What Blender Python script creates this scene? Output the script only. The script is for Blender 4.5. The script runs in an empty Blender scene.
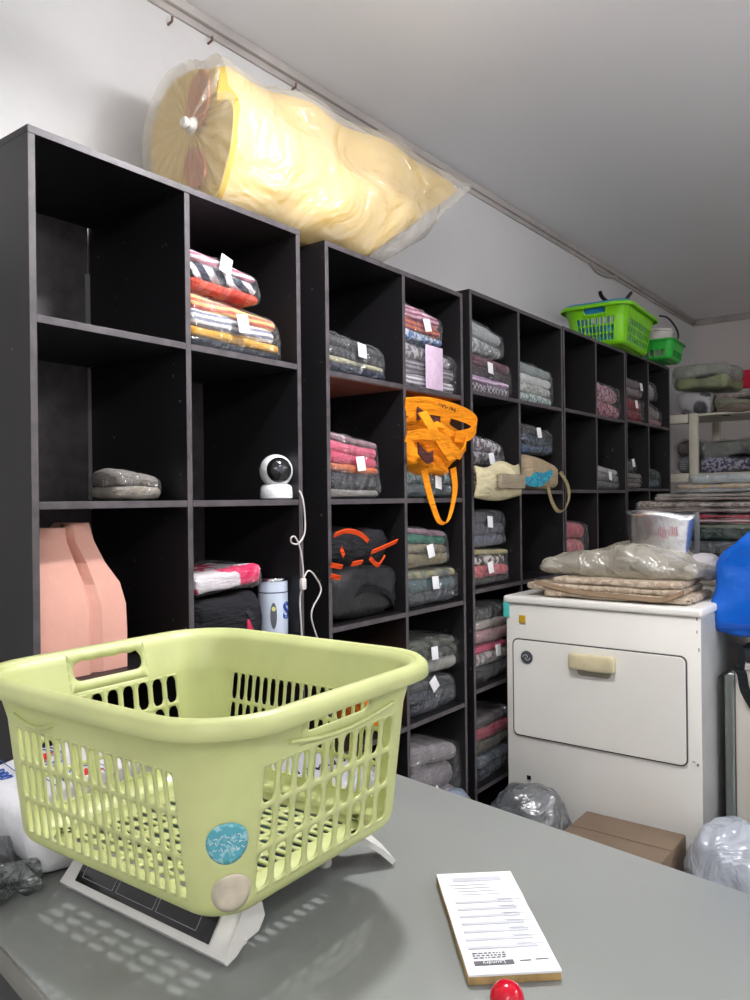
import bpy, bmesh, math, random
from mathutils import Vector, Matrix, noise
sc = bpy.context.scene
C = sc.collection
PI = math.pi

# ------------------------------------------------------------------ camera
CAM = Vector((0.0, 0.0, 1.40)); YAW = math.radians(37.4); ROLL = 0.0116; FPX = 780.0
F = Vector((-math.sin(YAW), math.cos(YAW), 0))
R0 = Vector((math.cos(YAW), math.sin(YAW), 0)); U0 = Vector((0, 0, 1))
RR = R0 * math.cos(ROLL) - U0 * math.sin(ROLL)
UU = U0 * math.cos(ROLL) + R0 * math.sin(ROLL)
cd = bpy.data.cameras.new('camera'); cam = bpy.data.objects.new('camera', cd); C.objects.link(cam)
cd.sensor_fit = 'HORIZONTAL'; cd.sensor_width = 36.0; cd.lens = 36.0 * FPX / 750.0
cd.clip_start = 0.02
m = Matrix((( RR.x, UU.x, -F.x, CAM.x), (RR.y, UU.y, -F.y, CAM.y), (RR.z, UU.z, -F.z, CAM.z), (0, 0, 0, 1)))
cam.matrix_world = m
sc.camera = cam

# ------------------------------------------------------------------ world, exposure
w = bpy.data.worlds.new('world'); sc.world = w; w.use_nodes = True
w.node_tree.nodes['Background'].inputs[0].default_value = (0.75, 0.82, 1.0, 1)
w.node_tree.nodes['Background'].inputs[1].default_value = 0.3
sc.view_settings.view_transform = 'Standard'; sc.view_settings.look = 'None'
sc.view_settings.gamma = 1.0; sc.view_settings.use_curve_mapping = False
sc.view_settings.exposure = 0.0
sc.cycles.use_denoising = True
sc.cycles.max_bounces = 10; sc.cycles.transparent_max_bounces = 24
sc.cycles.sample_clamp_indirect = 4.0

# lamps: two bare bulbs on the ceiling over the counter, two unseen tubes added as fill light
BULBS = [((-0.74, 1.36, 2.46), 8.5, 23.0), ((-1.00, 1.22, 2.46), 1.5, 2.4)]   # place, glow of the side ring, glow of the lower face
FILL_TUBES = [((0.90, -1.10), 82.0, 'added fill light tube behind the viewer, out of view'), ((1.30, 2.30), 74.0, 'added fill light tube over the right half of the shop, out of view')]
GLOW = (251, 250, 252)

# ------------------------------------------------------------------ helpers
def ray(px, py):
    return F + RR * ((px - 375.0) / FPX) - UU * ((py - 500.0) / FPX)
def atX(px, py, X):
    d = ray(px, py); return CAM + d * ((X - CAM.x) / d.x)
def atY(px, py, Y):
    d = ray(px, py); return CAM + d * ((Y - CAM.y) / d.y)
def atZ(px, py, Z):
    d = ray(px, py); return CAM + d * ((Z - CAM.z) / d.z)

def lin(c):
    out = []
    for v in c[:3]:
        v /= 255.0
        out.append(v / 12.92 if v <= 0.04045 else ((v + 0.055) / 1.055) ** 2.4)
    return (*out, 1.0)

MATS = {}
def newmat(name):
    mt = bpy.data.materials.new(name); mt.use_nodes = True
    return mt, mt.node_tree.nodes, mt.node_tree.links, mt.node_tree.nodes['Principled BSDF']
def texcoord(n, l, scale=(1, 1, 1)):
    tc = n.new('ShaderNodeTexCoord'); mp = n.new('ShaderNodeMapping')
    mp.inputs['Scale'].default_value = scale
    l.new(tc.outputs['Object'], mp.inputs['Vector']); return mp.outputs['Vector']
def mixrgb(n, l, fac, a, b):
    mx = n.new('ShaderNodeMix'); mx.data_type = 'RGBA'
    l.new(fac, mx.inputs['Factor'])
    if isinstance(a, tuple): mx.inputs['A'].default_value = a
    else: l.new(a, mx.inputs['A'])
    if isinstance(b, tuple): mx.inputs['B'].default_value = b
    else: l.new(b, mx.inputs['B'])
    return mx.outputs['Result']
def ramp(n, l, fac, p0, p1, c0=(0, 0, 0, 1), c1=(1, 1, 1, 1)):
    r = n.new('ShaderNodeValToRGB'); l.new(fac, r.inputs['Fac'])
    r.color_ramp.elements[0].position = p0; r.color_ramp.elements[1].position = p1
    r.color_ramp.elements[0].color = c0; r.color_ramp.elements[1].color = c1
    return r.outputs['Color']
def simple(name, rgb, rough=0.5, metal=0.0, var=0.08, vscale=8.0, bump=0.0, bscale=60.0, spec=0.5):
    key = ('s', name, rgb)
    if key in MATS: return MATS[key]
    mt, n, l, b = newmat(name)
    base = lin(rgb); v = texcoord(n, l)
    nz = n.new('ShaderNodeTexNoise'); nz.inputs['Scale'].default_value = vscale; nz.inputs['Detail'].default_value = 5
    l.new(v, nz.inputs['Vector'])
    dark = tuple(x * (1 - var) for x in base[:3]) + (1,)
    light = tuple(min(1, x * (1 + var)) for x in base[:3]) + (1,)
    l.new(mixrgb(n, l, ramp(n, l, nz.outputs['Fac'], 0.35, 0.65), dark, light), b.inputs['Base Color'])
    b.inputs['Roughness'].default_value = rough; b.inputs['Metallic'].default_value = metal
    b.inputs['Specular IOR Level'].default_value = spec
    if bump:
        n2 = n.new('ShaderNodeTexNoise'); n2.inputs['Scale'].default_value = bscale; n2.inputs['Detail'].default_value = 4
        l.new(v, n2.inputs['Vector'])
        bp = n.new('ShaderNodeBump'); bp.inputs['Strength'].default_value = bump; bp.inputs['Distance'].default_value = 0.01
        l.new(n2.outputs['Fac'], bp.inputs['Height']); l.new(bp.outputs['Normal'], b.inputs['Normal'])
    MATS[key] = mt; return mt

def cloth(rgb, kind='plain', rgb2=None):
    key = ('c', rgb, kind, rgb2)
    if key in MATS: return MATS[key]
    mt, n, l, b = newmat('cloth')
    v = texcoord(n, l)
    a = lin(rgb); c2 = lin(rgb2) if rgb2 else tuple(x * 0.75 for x in a[:3]) + (1,)
    if kind == 'plain':
        t = n.new('ShaderNodeTexNoise'); t.inputs['Scale'].default_value = 18; l.new(v, t.inputs['Vector'])
        fac = ramp(n, l, t.outputs['Fac'], 0.3, 0.8)
    elif kind == 'speck':
        t = n.new('ShaderNodeTexNoise'); t.inputs['Scale'].default_value = 55; t.inputs['Detail'].default_value = 2; l.new(v, t.inputs['Vector'])
        fac = ramp(n, l, t.outputs['Fac'], 0.47, 0.53)
    elif kind == 'patch':
        t = n.new('ShaderNodeTexNoise'); t.inputs['Scale'].default_value = 15; t.inputs['Detail'].default_value = 6; l.new(v, t.inputs['Vector'])
        fac = ramp(n, l, t.outputs['Fac'], 0.49, 0.52)
    elif kind == 'blob':
        t = n.new('ShaderNodeTexVoronoi'); t.inputs['Scale'].default_value = 9; l.new(v, t.inputs['Vector'])
        fac = ramp(n, l, t.outputs['Distance'], 0.42, 0.5, (1, 1, 1, 1), (0, 0, 0, 1))
    elif kind == 'stripe':      # bands that run across the stack
        t = n.new('ShaderNodeTexWave'); t.bands_direction = 'Z'; t.inputs['Scale'].default_value = 22
        t.inputs['Distortion'].default_value = 2.5; t.inputs['Detail'].default_value = 1; t.inputs['Detail Scale'].default_value = 0.6
        l.new(v, t.inputs['Vector']); fac = ramp(n, l, t.outputs['Fac'], 0.45, 0.6)
    elif kind == 'check':
        t = n.new('ShaderNodeTexChecker'); t.inputs['Scale'].default_value = 75; l.new(v, t.inputs['Vector'])
        fac = t.outputs['Fac']
    else:                       # diag
        t = n.new('ShaderNodeTexWave'); t.bands_direction = 'DIAGONAL'; t.inputs['Scale'].default_value = 12
        t.inputs['Distortion'].default_value = 3; l.new(v, t.inputs['Vector'])
        fac = ramp(n, l, t.outputs['Fac'], 0.5, 0.6)
    l.new(mixrgb(n, l, fac, a, c2), b.inputs['Base Color'])
    b.inputs['Roughness'].default_value = 0.85; b.inputs['Specular IOR Level'].default_value = 0.2
    n2 = n.new('ShaderNodeTexNoise'); n2.inputs['Scale'].default_value = 26; n2.inputs['Detail'].default_value = 6
    mp = texcoord(n, l, (1, 1, 3.5)); l.new(mp, n2.inputs['Vector'])
    bp = n.new('ShaderNodeBump'); bp.inputs['Strength'].default_value = 0.7; bp.inputs['Distance'].default_value = 0.012
    l.new(n2.outputs['Fac'], bp.inputs['Height']); l.new(bp.outputs['Normal'], b.inputs['Normal'])
    MATS[key] = mt; return mt

def film(tint=(225, 228, 230), opacity=0.015, scale=15.0, rough=0.14, bumpd=0.06, key=None):
    k = ('f', tint, opacity, scale)
    if k in MATS: return MATS[k]
    mt, n, l, b = newmat('clear_plastic_film')
    b.inputs['Base Color'].default_value = lin(tint); b.inputs['Roughness'].default_value = rough
    b.inputs['Specular IOR Level'].default_value = 1.0
    v = texcoord(n, l)
    vo = n.new('ShaderNodeTexNoise'); vo.inputs['Scale'].default_value = scale; vo.inputs['Detail'].default_value = 3
    vo.inputs['Distortion'].default_value = 1.2
    l.new(v, vo.inputs['Vector'])
    bp = n.new('ShaderNodeBump'); bp.inputs['Strength'].default_value = 1.0; bp.inputs['Distance'].default_value = bumpd
    l.new(vo.outputs['Fac'], bp.inputs['Height']); l.new(bp.outputs['Normal'], b.inputs['Normal'])
    tr = n.new('ShaderNodeBsdfTransparent'); mx = n.new('ShaderNodeMixShader')
    lw = n.new('ShaderNodeLayerWeight'); lw.inputs['Blend'].default_value = 0.35
    ma = n.new('ShaderNodeMath'); ma.operation = 'MULTIPLY_ADD'; ma.use_clamp = True
    l.new(lw.outputs['Facing'], ma.inputs[0]); ma.inputs[1].default_value = 0.16; ma.inputs[2].default_value = opacity
    l.new(ma.outputs[0], mx.inputs[0]); l.new(tr.outputs[0], mx.inputs[1]); l.new(b.outputs[0], mx.inputs[2])
    gl = n.new('ShaderNodeBsdfGlossy'); gl.inputs['Roughness'].default_value = rough; l.new(bp.outputs['Normal'], gl.inputs['Normal'])
    m2 = n.new('ShaderNodeMixShader'); m2.inputs[0].default_value = 0.10
    l.new(mx.outputs[0], m2.inputs[1]); l.new(gl.outputs[0], m2.inputs[2])
    l.new(m2.outputs[0], n['Material Output'].inputs['Surface'])
    MATS[k] = mt; return mt

def emit(name, rgb, strength):
    mt, n, l, b = newmat(name)
    b.inputs['Base Color'].default_value = (0.8, 0.8, 0.8, 1)
    b.inputs['Emission Color'].default_value = lin(rgb); b.inputs['Emission Strength'].default_value = strength
    return mt

def obj(name, bm, mat=None, parent=None, smooth=True, loc=None, rz=None, angle=40):
    me = bpy.data.meshes.new(name)
    bmesh.ops.recalc_face_normals(bm, faces=bm.faces)
    bm.to_mesh(me); bm.free()
    if smooth:
        for p in me.polygons: p.use_smooth = True
        me.set_sharp_from_angle(angle=math.radians(angle))
    o = bpy.data.objects.new(name, me); C.objects.link(o)
    if mat:
        for mm in (mat if isinstance(mat, (list, tuple)) else [mat]): me.materials.append(mm)
    if parent: o.parent = parent
    if loc is not None: o.location = loc
    if rz is not None: o.rotation_euler = (0, 0, rz)
    return o
def thing(name, label, cat, loc=(0, 0, 0), rz=0.0, group=None):
    o = bpy.data.objects.new(name, None); C.objects.link(o)
    o.empty_display_size = 0.05
    o.location = loc; o.rotation_euler = (0, 0, rz); o['label'] = label; o['category'] = cat
    if group: o['group'] = group
    return o
def tag(o, label, cat, group=None):
    o['label'] = label; o['category'] = cat
    if group: o['group'] = group
    return o
def struct(o):
    o['kind'] = 'structure'; return o

def box(bm, c, s, bev=0.0, rot=None, seg=2):
    r = bmesh.ops.create_cube(bm, size=1.0)
    M = Matrix.Translation(c) @ (rot if rot else Matrix()) @ Matrix.Diagonal((s[0], s[1], s[2], 1))
    bmesh.ops.transform(bm, matrix=M, verts=r['verts'])
    if bev:
        es = list({e for v in r['verts'] for e in v.link_edges})
        bmesh.ops.bevel(bm, geom=es, offset=bev, segments=seg, affect='EDGES', profile=0.5)
    return bm
def boxb(c, s, bev=0.0, rot=None, seg=2):
    return box(bmesh.new(), c, s, bev, rot, seg)
def span(bm, a, b, bev=0.0):
    c = [(a[i] + b[i]) / 2 for i in range(3)]; s = [abs(b[i] - a[i]) for i in range(3)]
    return box(bm, c, s, bev)
def catmull(pts, n=8, closed=False):
    P = [Vector(p) for p in pts]; out = []; N = len(P)
    rng = range(N) if closed else range(N - 1)
    for i in rng:
        if closed: p0, p1, p2, p3 = P[i - 1], P[i], P[(i + 1) % N], P[(i + 2) % N]
        else: p0, p1, p2, p3 = P[max(i - 1, 0)], P[i], P[i + 1], P[min(i + 2, N - 1)]
        for k in range(n):
            t = k / n
            out.append(0.5 * ((2 * p1) + (-p0 + p2) * t + (2 * p0 - 5 * p1 + 4 * p2 - p3) * t * t + (-p0 + 3 * p1 - 3 * p2 + p3) * t ** 3))
    if not closed: out.append(P[-1])
    return out
def tube(bm, pts, r, seg=8, closed=False, rad=None):
    N = len(pts); rings = []; up = Vector((0.13, 0.21, 0.97))
    prev = None
    for i, p in enumerate(pts):
        a = pts[(i - 1) % N] if closed or i > 0 else pts[i]
        b = pts[(i + 1) % N] if closed or i < N - 1 else pts[i]
        t = (Vector(b) - Vector(a)).normalized()
        x = prev if prev is not None else up.cross(t)
        x = (x - t * x.dot(t))
        if x.length < 1e-4: x = Vector((1, 0, 0)).cross(t)
        x.normalize(); prev = x; y = t.cross(x)
        rr = rad[i] if rad else r
        rings.append([bm.verts.new(Vector(p) + x * rr * math.cos(2 * PI * k / seg) + y * rr * math.sin(2 * PI * k / seg)) for k in range(seg)])
    for i in range(N if closed else N - 1):
        A, B = rings[i], rings[(i + 1) % N]
        for k in range(seg): bm.faces.new((A[k], A[(k + 1) % seg], B[(k + 1) % seg], B[k]))
    if not closed:
        bm.faces.new(rings[0][::-1]); bm.faces.new(rings[-1])
    return bm
def lathe(bm, prof, seg=32, M=Matrix()):
    rings = []
    for r, z in prof:
        rings.append([bm.verts.new(M @ Vector((max(r, 1e-4) * math.cos(2 * PI * k / seg), max(r, 1e-4) * math.sin(2 * PI * k / seg), z))) for k in range(seg)])
    for i in range(len(rings) - 1):
        for k in range(seg):
            bm.faces.new((rings[i][k], rings[i][(k + 1) % seg], rings[i + 1][(k + 1) % seg], rings[i + 1][k]))
    bm.faces.new(rings[0][::-1]); bm.faces.new(rings[-1])
    return bm
def ribbon(bm, pts, width, thick=0.002):
    """a flat strap along pts; width = a vector or a list of vectors giving its breadth"""
    N = len(pts); ra = []
    for i, p in enumerate(pts):
        a = pts[max(i - 1, 0)]; b = pts[min(i + 1, N - 1)]
        t = (Vector(b) - Vector(a)).normalized()
        wv = Vector(width[i] if isinstance(width, list) else width)
        nrm = t.cross(wv).normalized() * thick / 2
        p = Vector(p); ra.append([bm.verts.new(q) for q in (p - wv / 2 - nrm, p + wv / 2 - nrm, p + wv / 2 + nrm, p - wv / 2 + nrm)])
    for i in range(N - 1):
        for k in range(4): bm.faces.new((ra[i][k], ra[i][(k + 1) % 4], ra[i + 1][(k + 1) % 4], ra[i + 1][k]))
    bm.faces.new(ra[0][::-1]); bm.faces.new(ra[-1])
    return bm
def soft(size, r=0.02, seed=0, amp=0.004, freq=18.0, n=(10, 16, 6), fn=None, amp2=0.0, freq2=50.0, c=(0, 0, 0), bm=None):
    """a rounded, lumpy block: folded cloth, cushions, filled bags"""
    hx, hy, hz = size[0] / 2, size[1] / 2, size[2] / 2
    r = min(r, hx * .98, hy * .98, hz * .98)
    bm = bm or bmesh.new(); cache = {}
    def vert(x, y, z):
        k = (round(x, 5), round(y, 5), round(z, 5))
        if k in cache: return cache[k]
        P = Vector((x * hx, y * hy, z * hz))
        inn = Vector((max(-hx + r, min(hx - r, P.x)), max(-hy + r, min(hy - r, P.y)), max(-hz + r, min(hz - r, P.z))))
        d = P - inn
        nn = d.normalized() if d.length > 1e-9 else Vector((0, 0, 1))
        q = inn + nn * r
        s = Vector((seed * 3.17, seed * 1.3, seed * 7.7))
        q = q + nn * (amp * noise.noise(q * freq + s) + (amp2 * abs(noise.noise(q * freq2 + s)) if amp2 else 0))
        if fn: q = fn(q)
        v = bm.verts.new(q + Vector(c)); cache[k] = v; return v
    def sp(m):   # denser toward the edges
        return [math.sin((i / m - 0.5) * PI) for i in range(m + 1)]
    X, Y, Z = sp(n[0]), sp(n[1]), sp(n[2])
    for s in (-1, 1):
        for i in range(n[0]):
            for j in range(n[1]): bm.faces.new([vert(a, b, s) for a, b in ((X[i], Y[j]), (X[i+1], Y[j]), (X[i+1], Y[j+1]), (X[i], Y[j+1]))])
            for j in range(n[2]): bm.faces.new([vert(a, s, b) for a, b in ((X[i], Z[j]), (X[i+1], Z[j]), (X[i+1], Z[j+1]), (X[i], Z[j+1]))])
        for i in range(n[1]):
            for j in range(n[2]): bm.faces.new([vert(s, a, b) for a, b in ((Y[i], Z[j]), (Y[i+1], Z[j]), (Y[i+1], Z[j+1]), (Y[i], Z[j+1]))])
    return bm
def textmesh(txt, size, M, bm=None, thick=0.0004, align='CENTER', bold=0.0):
    cu = bpy.data.curves.new('t', 'FONT'); cu.body = txt; cu.size = size; cu.align_x = align; cu.align_y = 'CENTER'
    cu.extrude = thick; cu.offset = bold; cu.resolution_u = 3
    o = bpy.data.objects.new('t', cu); C.objects.link(o)
    me = bpy.data.meshes.new_from_object(o.evaluated_get(bpy.context.evaluated_depsgraph_get()))
    bpy.data.objects.remove(o); bpy.data.curves.remove(cu)
    bm = bm or bmesh.new(); b2 = bmesh.new(); b2.from_mesh(me); bpy.data.meshes.remove(me)
    mp = {v: bm.verts.new(M @ v.co) for v in b2.verts}
    for f in b2.faces:
        try: bm.faces.new([mp[v] for v in f.verts])
        except ValueError: pass
    b2.free(); return bm
def scribble(bm, M, width, h, r, seed):      # worn lettering nobody can read
    rnd = random.Random(seed); x = -width / 2
    while x < width / 2:
        tube(bm, [M @ Vector((x + k * h * .16, rnd.uniform(-h / 2, h / 2), 0)) for k in range(4)], r, 4); x += h * .72
    return bm
def frame(o, x, y):    # matrix from an origin and the two in-plane axes
    x = Vector(x).normalized(); y = Vector(y); y = (y - x * x.dot(y)).normalized(); z = x.cross(y)
    return Matrix(((x.x, y.x, z.x, o[0]), (x.y, y.y, z.y, o[1]), (x.z, y.z, z.z, o[2]), (0, 0, 0, 1)))

# ------------------------------------------------------------------ the room
WX, BY, CEIL = -1.82, 6.75, 2.856
RX, FY = 2.3, -2.2
def wall_mat(name, rgb, rough=0.55, sc_=1.2, stain=(150, 142, 132), st=0.25, bump=0.15):
    mt, n, l, b = newmat(name); v = texcoord(n, l)
    nz = n.new('ShaderNodeTexNoise'); nz.inputs['Scale'].default_value = sc_; nz.inputs['Detail'].default_value = 8; nz.inputs['Roughness'].default_value = 0.6
    l.new(v, nz.inputs['Vector'])
    f = ramp(n, l, nz.outputs['Fac'], 0.5, 0.85, (0, 0, 0, 1), (st, st, st, 1))
    l.new(mixrgb(n, l, f, lin(rgb), lin(stain)), b.inputs['Base Color'])
    b.inputs['Roughness'].default_value = rough
    n2 = n.new('ShaderNodeTexNoise'); n2.inputs['Scale'].default_value = 30; n2.inputs['Detail'].default_value = 5; l.new(v, n2.inputs['Vector'])
    bp = n.new('ShaderNodeBump'); bp.inputs['Strength'].default_value = bump; bp.inputs['Distance'].default_value = 0.01
    l.new(n2.outputs['Fac'], bp.inputs['Height']); l.new(bp.outputs['Normal'], b.inputs['Normal'])
    return mt
M_WALL = wall_mat('painted_plaster', (212, 211, 211))
M_BACK = wall_mat('painted_plaster_back', (208, 200, 198), st=0.3)
M_CEIL = wall_mat('ceiling_paint', (236, 235, 236), rough=0.36, bump=0.02, st=0.10)
M_FLOOR = wall_mat('floor_tile', (205, 203, 200), rough=0.4)
M_WALLR = wall_mat('painted_plaster_right', (232, 232, 232))
T = 0.1
struct(obj('wall_left', span(bmesh.new(), (WX - T, FY - T, 0), (WX, BY + T, CEIL)), M_WALL))
struct(obj('wall_back', span(bmesh.new(), (WX, BY, 0), (RX, BY + T, CEIL)), M_BACK))
struct(obj('wall_right', span(bmesh.new(), (RX, FY - T, 0), (RX + T, BY + T, CEIL)), M_WALLR))
struct(obj('wall_front', span(bmesh.new(), (WX, FY - T, 0), (RX, FY, CEIL)), M_WALLR))
struct(obj('ceiling', span(bmesh.new(), (WX - T, FY - T, CEIL), (RX + T, BY + T, CEIL + T)), M_CEIL))
struct(obj('floor', span(bmesh.new(), (WX - T, FY - T, -T), (RX + T, BY + T, 0)), M_FLOOR))
M_TRIM = simple('trunking_plastic', (176, 170, 166), 0.5, var=0.15, vscale=4)
struct(obj('trim_1', span(span(bmesh.new(), (WX, FY, CEIL - 0.030), (WX + 0.022, BY, CEIL), 0.003), (WX, FY, CEIL - 0.052), (WX + 0.009, BY, CEIL - 0.030), 0.002), M_TRIM))
struct(obj('trim_2', span(bmesh.new(), (WX + 0.022, BY - 0.02, CEIL - 0.05), (RX, BY, CEIL), 0.004), M_TRIM))

# ------------------------------------------------------------------ cube shelf units
D = 1.40; DEP = 0.38; BT = 0.015; TOPZ = 2.114; PITCH = 0.355
def board_mat():
    mt, n, l, b = newmat('black_laminate'); v = texcoord(n, l)
    nz = n.new('ShaderNodeTexNoise'); nz.inputs['Scale'].default_value = 5; nz.inputs['Detail'].default_value = 8; l.new(v, nz.inputs['Vector'])
    base = mixrgb(n, l, nz.outputs['Fac'], lin((17, 16, 18)), lin((29, 27, 29)))
    vo = n.new('ShaderNodeTexNoise'); vo.inputs['Scale'].default_value = 75; vo.inputs['Detail'].default_value = 1; l.new(v, vo.inputs['Vector'])
    chips = ramp(n, l, vo.outputs['Fac'], 0.775, 0.79)
    l.new(mixrgb(n, l, chips, base, lin((120, 112, 108))), b.inputs['Base Color'])
    b.inputs['Roughness'].default_value = 0.42; b.inputs['Specular IOR Level'].default_value = 0.45
    return mt
M_BOARD = board_mat()
M_EDGE = simple('edge_banding', (72, 67, 70), 0.5, var=0.25, vscale=30)
M_RAW = simple('raw_brown_board', (122, 66, 48), 0.6, var=0.2, vscale=12)
M_PALE = simple('painted_gap_light', (120, 118, 120), 0.6)
UNITS = [(0.771, 1.146, 1.518, 0.0), (1.618, 1.992, 2.346, 0.0), (2.394, 2.772, 3.180, 0.028), (3.188, 3.563, 3.950, 0.032), (3.958, 4.312, 4.690, 0.042)]
ULAB = ['tall black cube shelf unit nearest the viewer, holding the pink paper bag',
        'tall black cube shelf unit with the orange tote bag hanging in it',
        'tall black cube shelf unit right behind the white dryer, holding the beige tote bag',
        'tall black cube shelf unit under the near end of the lime green basket',
        'farthest black cube shelf unit, at the end of the row beside the white rack']
def shelf_z(u, k): return TOPZ + UNITS[u][3] - PITCH * k       # upper face of shelf k (0 = top panel)
for ui, (y0, ym, y1, dz) in enumerate(UNITS):
    t = thing('cube_shelf_unit', ULAB[ui], 'shelf unit', (-D - DEP / 2, (y0 + y1) / 2, 0), 0, 'row of black cube shelf units')
    ox, oy = -D - DEP / 2, (y0 + y1) / 2
    top = TOPZ + dz; e = 0.0015
    def panel(name, a, b, front=True):
        a = (a[0] - ox, a[1] - oy, a[2]); b = (b[0] - ox, b[1] - oy, b[2])
        o = obj(name, span(bmesh.new(), a, b, 0.001), [M_BOARD, M_EDGE], t, smooth=False)
        for p in o.data.polygons:
            if p.normal.x > 0.9: p.material_index = 1
        return o
    panel('side_panel', (-D - DEP, y0, 0), (-D, y0 + BT, top - BT))
    panel('side_panel', (-D - DEP, y1 - BT, 0), (-D, y1, top - BT))
    panel('top_panel', (-D - DEP, y0, top - BT), (-D, y1, top))
    panel('divider', (-D - DEP + 0.006, ym - BT / 2, 0.03), (-D - 0.001, ym + BT / 2, top - BT))
    for k in range(1, 7):
        z = shelf_z(ui, k)
        if z < 0.02: z = 0.03
        for (a, b) in ((y0 + BT, ym - BT / 2), (ym + BT / 2, y1 - BT)):
            panel('shelf', (-D - DEP + 0.006, a, z - BT), (-D - 0.001, b, z))
    if ui == 1:
        for (a, b) in ((y0 + BT, ym - BT / 2), (ym + BT / 2, y1 - BT)):
            z = shelf_z(1, 1) - BT
            obj('shelf_underside', span(bmesh.new(), (-D - DEP + 0.008 - ox, a + .001 - oy, z - 0.002), (-D - 0.004 - ox, b - .001 - oy, z)), M_RAW, t, smooth=False)['label'] = 'bare brown underside of the shelf'
    for k, (a, b) in enumerate(((y0 + 0.002, ym - 0.012), (ym - BT / 2, y1 - 0.002))):
        panel('back_panel', (-D - DEP, a, 0.02), (-D - DEP + 0.005, b, top - BT))
    if ui == 0:  # pale strips stand in for light leaking between back board and divider
        o = obj('light_gap_strip', span(span(bmesh.new(), (-D - DEP + 0.0055 - ox, ym - 0.022 - oy, 1.775), (-D - DEP + 0.008 - ox, ym - 0.0085 - oy, 1.98)),
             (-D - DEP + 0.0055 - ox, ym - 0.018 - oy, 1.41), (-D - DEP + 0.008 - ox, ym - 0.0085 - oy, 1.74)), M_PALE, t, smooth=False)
        o['label'] = 'pale strip painted as light leaking through the gap in the back board'

# ------------------------------------------------------------------ counter
CZ = 0.90; CROT = math.atan2(-0.0964, 0.6427)
cn = Vector((math.cos(CROT), math.sin(CROT), 0)); cp = Vector((-math.sin(CROT), math.cos(CROT), 0))
cA = Vector((-0.863, 1.158, 0))                 # a point of the far edge
c0 = cA + cn * 0.55 - cp * 0.355
M_TOP = simple('grey_laminate', (136, 139, 136), 0.38, var=0.05, vscale=3)
M_CEDGE = simple('counter_edge', (112, 112, 104), 0.5, var=0.1)
M_CBODY = simple('counter_body', (40, 40, 40), 0.6)
cnt = thing('counter', 'long grey laminate service counter in the foreground, under the pale green basket', 'counter', (c0.x, c0.y, 0), CROT)
L2 = 0.98
obj('worktop', boxb((0, 0, CZ - 0.015), (2 * L2, 0.71, 0.03), 0.004), [M_TOP], cnt)
obj('edge_band', boxb((0, -0.3565, CZ - 0.016), (2 * L2, 0.004, 0.026), 0.001), M_CEDGE, cnt)
obj('body_panel', boxb((0, 0, (CZ - 0.03) / 2), (2 * L2 - 0.10, 0.60, CZ - 0.03), 0.003), M_CBODY, cnt)
CT = CZ + 0.0005

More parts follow.
